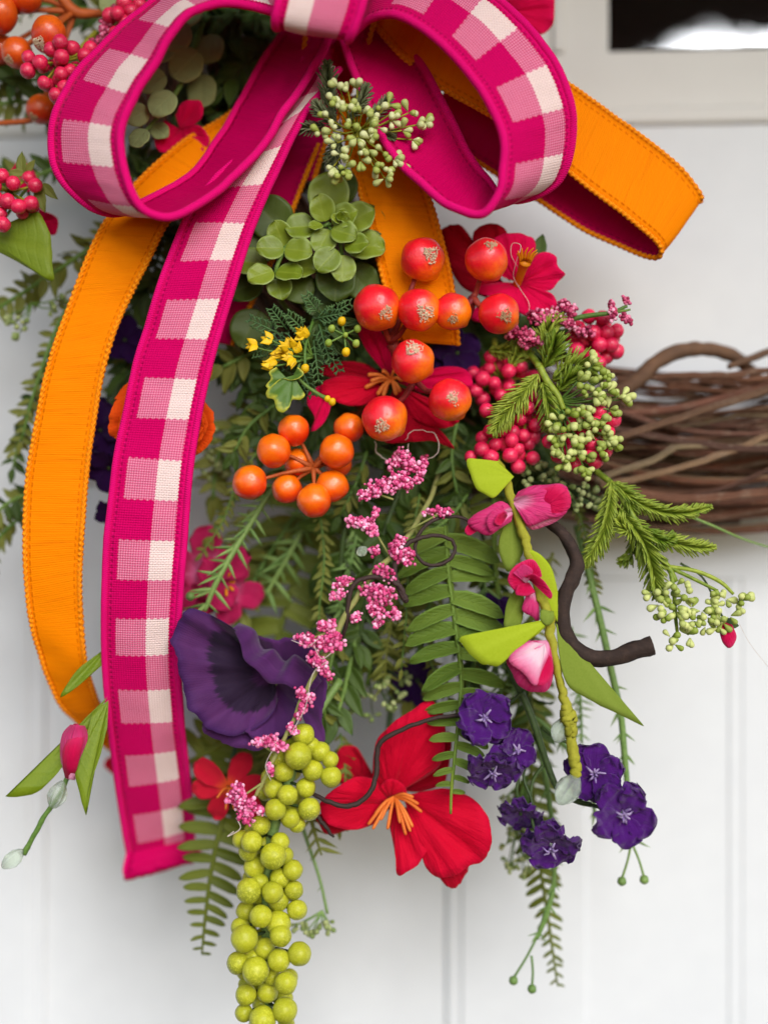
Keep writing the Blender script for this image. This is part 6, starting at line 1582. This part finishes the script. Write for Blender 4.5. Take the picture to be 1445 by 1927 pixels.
# strap leaves and darker greens that hang behind the middle
G = 'hanging greens behind the middle'
mid = [
    ('upright dark oval leaves behind the heather, right of the orange berries', [(680, 900, 120, 5), (650, 990, 110, 5), (640, 1080, 112, 4)], 110, 60, LEAF_DARK, mt_stem_dark, 1.1),
    ('dark leafy stem behind the heather near the curly tendril', [(760, 900, 130, 5), (720, 1010, 110, 5), (690, 1130, 105, 5), (670, 1240, 110, 4)], 70, 34, LEAF_DARK, mt_stem_dark, 1.0),
    ('dark leafy stem ending in glossy leaves above the lime berries', [(700, 1080, 140, 6), (670, 1200, 110, 6), (645, 1310, 90, 5), (630, 1350, 80, 4)], 70, 40, LEAF_DARK, mt_stem, 1.0),
    ('olive leafy stem behind the anemone', [(560, 960, 200, 5), (480, 1090, 190, 5), (430, 1220, 185, 5), (410, 1340, 185, 4)], 60, 32, LEAF_OLIVE, mt_stem, 1.0),
    ('olive leafy stem behind the fern middle', [(850, 960, 180, 5), (820, 1090, 165, 5), (790, 1210, 160, 5), (770, 1310, 160, 4)], 60, 30, LEAF_OLIVE, mt_stem, 1.0),
    ('blurred olive stem left of the orange berries', [(520, 720, 200, 5), (450, 790, 180, 5), (410, 860, 175, 5), (400, 940, 175, 4)], 50, 26, LEAF_OLIVE, mt_stem, 1.0),
    ('blurred olive leaves right below the dark ribbon end', [(520, 640, 130, 5), (460, 670, 110, 5), (420, 690, 100, 4)], 60, 26, LEAF_OLIVE, mt_stem, 1.2),
    ('dark leafy stem behind the pale lower pink bud', [(930, 1060, 160, 5), (950, 1180, 130, 5), (990, 1290, 115, 5), (1010, 1380, 115, 4)], 50, 26, LEAF_DARK, mt_stem_dark, .7),
    ('dark leafy stem behind the upper fern tip', [(870, 1120, 170, 5), (880, 1230, 150, 5), (910, 1310, 140, 4)], 60, 28, LEAF_DARK, mt_stem_dark, .8),
    ('dark leaf stem right of the orange fruits below the corner', [(120, 260, 190, 5), (60, 160, 150, 5), (0, 150, 140, 4)], 60, 34, LEAF_DARK, mt_stem_dark, 1.1),
]
for i, (lb, p, L, pt, ms, mt, w) in enumerate(mid):
    leafy(lb, p, L, pt, ms, mt, 300 + i, w, 48, G, 'leafy_stem', 2)
t = thing('seed_sprig', 'blurred clusters of dull seed buds under the olive fern, above the red lily', 'foliage', P(660, 1310, 130))
rng = random.Random(31)
seeds(t, [(rng.uniform(630, 760), rng.uniform(1270, 1350), rng.uniform(110, 150), 4) for _ in range(16)], SEED_D, 16, 31, mt_stem_dark, (690, 1240, 160))
t = thing('seed_sprig', 'blurred clusters of dull seed buds left of the orange berries', 'foliage', P(400, 850, 170))
seeds(t, [(rng.uniform(380, 450), rng.uniform(800, 900), rng.uniform(150, 190), 4) for _ in range(14)], SEED_D, 16, 32, mt_stem, (470, 780, 200))
t = thing('seed_sprig', 'blurred fine seed buds hanging behind the violet flowers at lower right', 'foliage', P(980, 1560, 140))
seeds(t, [(rng.uniform(950, 1010), rng.uniform(1480, 1660), rng.uniform(120, 160), 3) for _ in range(22)], SEED_D, 13, 33, mt_stem, (990, 1460, 150))

# fine greens close behind the flowers
G = 'fine greens close behind the flowers'
fine = [
    ('fine sage sprig under the heather middle', [(680, 960, 80, 4), (660, 1060, 64, 4), (640, 1150, 60, 3), (628, 1230, 64, 2)], 40, 15, 10, 50),
    ('fine olive sprig between fern and heather', [(770, 1000, 70, 4), (748, 1110, 60, 4), (730, 1210, 62, 3), (722, 1290, 70, 2)], 44, 15, 11, 52),
    ('fine sage sprig right of the main fern', [(905, 1030, 70, 4), (915, 1130, 56, 4), (930, 1230, 60, 3), (945, 1300, 66, 2)], 40, 15, 12, 50),
    ('fine olive sprig beside the pale pink bud', [(1040, 1040, 80, 4), (1010, 1160, 66, 4), (1000, 1290, 66, 3), (1010, 1380, 70, 2)], 40, 15, 14, 48),
    ('fine sage sprig between the violet flowers and the bent branch', [(1075, 1180, 90, 4), (1090, 1290, 80, 4), (1095, 1400, 80, 3)], 34, 18, 15, 48),
    ('fine olive sprig left of the anemone top', [(470, 960, 110, 4), (430, 1040, 100, 3), (400, 1130, 100, 2)], 40, 16, 16, 52),
    ('fine olive sprig behind the coral flower', [(520, 1400, 110, 4), (470, 1470, 100, 4), (440, 1560, 100, 2)], 44, 15, 17, 52),
]
for lb, p, L, pt, sd, an in fine:
    p = [(x, y, dd + 45, r * .8) for x, y, dd, r in p]
    ol = 'olive' in lb
    spiky(lb, p, L, pt, sd, SPIKE_O if ol else None, mt_olive if ol else None, grp=G, ang=an, n=3)
more = [
    ('small-leaved green sprig under the deep red lily', [(690, 850, 110, 4), (670, 910, 95, 4), (640, 970, 90, 3)], 40, 16),
    ('small-leaved green sprig right of the lowest large berry', [(860, 790, 100, 4), (850, 860, 85, 4), (860, 930, 80, 3)], 44, 16),
    ('small-leaved green sprig under the variegated leaf', [(520, 760, 110, 4), (470, 800, 95, 4), (440, 850, 92, 3)], 44, 16),
    ('small-leaved green sprig above the main fern', [(880, 930, 90, 4), (850, 970, 70, 4), (800, 1010, 66, 3)], 44, 16),
    ('small-leaved green sprig above the violet flower pair', [(900, 1230, 90, 4), (880, 1290, 76, 4), (890, 1340, 76, 3)], 40, 16),
    ('small-leaved green sprig behind the anemone right side', [(640, 1180, 90, 4), (620, 1260, 70, 4), (610, 1350, 66, 3)], 44, 18),
]
for i, (lb, p, L, pt) in enumerate(more):
    leafy(lb, p, L, pt, LEAF_DARK + LEAF_OLIVE, mt_stem, 500 + i, .9, 50, G)

wisp = [
    ('thin wispy stem of tiny leaves left of the main fern', [(790, 930, 90, 2.4), (770, 1040, 70, 2.2), (765, 1150, 66, 2), (755, 1260, 70, 1.6)]),
    ('thin wispy stem of tiny leaves below the plain orange berries', [(600, 950, 110, 2.4), (610, 1050, 90, 2.2), (600, 1160, 86, 2), (606, 1250, 90, 1.6)]),
    ('thin wispy stem of tiny leaves beside the lily top petal', [(800, 1220, 100, 2.4), (830, 1290, 86, 2), (870, 1350, 84, 1.6)]),
    ('thin wispy stem of tiny leaves left of the orange berries', [(500, 830, 120, 2.4), (450, 900, 104, 2.2), (420, 980, 100, 2), (380, 1040, 104, 1.6)]),
    ('thin wispy stem of tiny leaves between bent branch and twig ring', [(1040, 900, 110, 2.4), (1085, 960, 96, 2.2), (1110, 1040, 92, 2), (1120, 1120, 96, 1.6)]),
    ('thin wispy stem of tiny leaves hanging right of the lime bunch', [(640, 1380, 110, 2.4), (650, 1460, 96, 2), (640, 1560, 96, 1.6)]),
]
for i, (lb, p) in enumerate(wisp):
    leafy(lb, p, 24, 13, LEAF_OLIVE, mt_stem, 600 + i, .9, 48, G)

# ------------------------------------------------------------------ what the window mirrors: a tree across the yard; and an unseen hood added to shade the door top
hood_mat = m_plain('shade_hood_boards', '6a6058', '7a7068', .8, 20, .3, 200)
hood = mesh_of('shade_hood', [(x, y, z) for z in (.70, .75) for y in (.16, -.58) for x in (-1.4, 1.4)], [(0, 1, 3, 2), (4, 6, 7, 5), (0, 4, 5, 1), (2, 3, 7, 6), (0, 2, 6, 4), (1, 5, 7, 3)], hood_mat, smooth=False)
ho = put('shade_hood', hood, None, Matrix.Identity(4))  # out-of-view slab, added only to darken the upper door
ho['kind'] = 'structure'

dn = (WM[door].to_3x3() @ Vector((0, -1, 0))).normalized()
cp = Vector(cam.location)
def mirrored(x, y, dist):
    """the point out in the yard that the pane shows at photograph position x, y"""
    w = WM[door] @ Vector(((x - 722.5) * KD * U, 22 * U, (963.5 - y) * KD * U))
    r = (w - cp).normalized()
    r = r - dn * 2 * r.dot(dn)
    return w + r * dist
k = Mat('tree_foliage')
far_leaf = k.finish(k.mix(k.noise(3, k.obj()), C('1c1410'), C('2a2a18')), .8, None, .2)
tree = thing('yard_tree', 'dark tree mirrored in the door window', 'tree', mirrored(1290, 300, 7) * 1)
rg = random.Random(5)
lumps = []
IV, IF = ico()
def lump(x, y, r, d=7.0):
    c = mirrored(x, y, d)
    for _ in range(10):
        q = c + rv(rg, .8) * r
        lumps.append((np.array(q), r * rg.uniform(.35, .6)))
for x in range(1090, 1560, 36):
    for y in range(-260, 30, 36):
        lump(x + rg.uniform(-12, 12), y + rg.uniform(-12, 12), .14)
for x, y in ((1150, 30), (1180, 40), (1160, 70), (1200, 70), (1150, 100), (1210, 95), (1190, 115), (1240, 30), (1220, 50), (1270, 24), (1300, 52), (1305, 30), (1395, 40), (1430, 40), (1400, 66), (1420, 70), (1460, 50), (1180, 130), (1150, 140), (1320, 20), (1370, 22), (1225, 75), (1230, 100), (1250, 60), (1275, 50), (1385, 60), (1440, 60), (1420, 50), (1300, 70), (1390, 45), (1215, 120), (1240, 45)):
    lump(x, y, .09)
VV, FF, off = [], [], 0
for c, r in lumps:
    VV.append(IV * r * np.array([1, 1, .8]) * (1 + .25 * np.sin(IV[:, [0]] * 9 + c[0] * 7)) + c); FF.append(IF + off); off += len(IV)
cr = built('crown', [tuple(v) for v in np.concatenate(VV)], [tuple(int(i) for i in f) for f in np.concatenate(FF)], far_leaf, tree)
b0 = mirrored(1100, 60, 7.2); b1 = Vector((b0.x - .2, b0.y - .2, -1.6))
V, F, UV = tube_data([b1, b1.lerp(b0, .5) + Vector((.1, 0, 0)), b0, b0 + Vector((.1, 0, .9))], [.22, .17, .13, .06], 10)
built('trunk', V, F, bark, tree, UV)
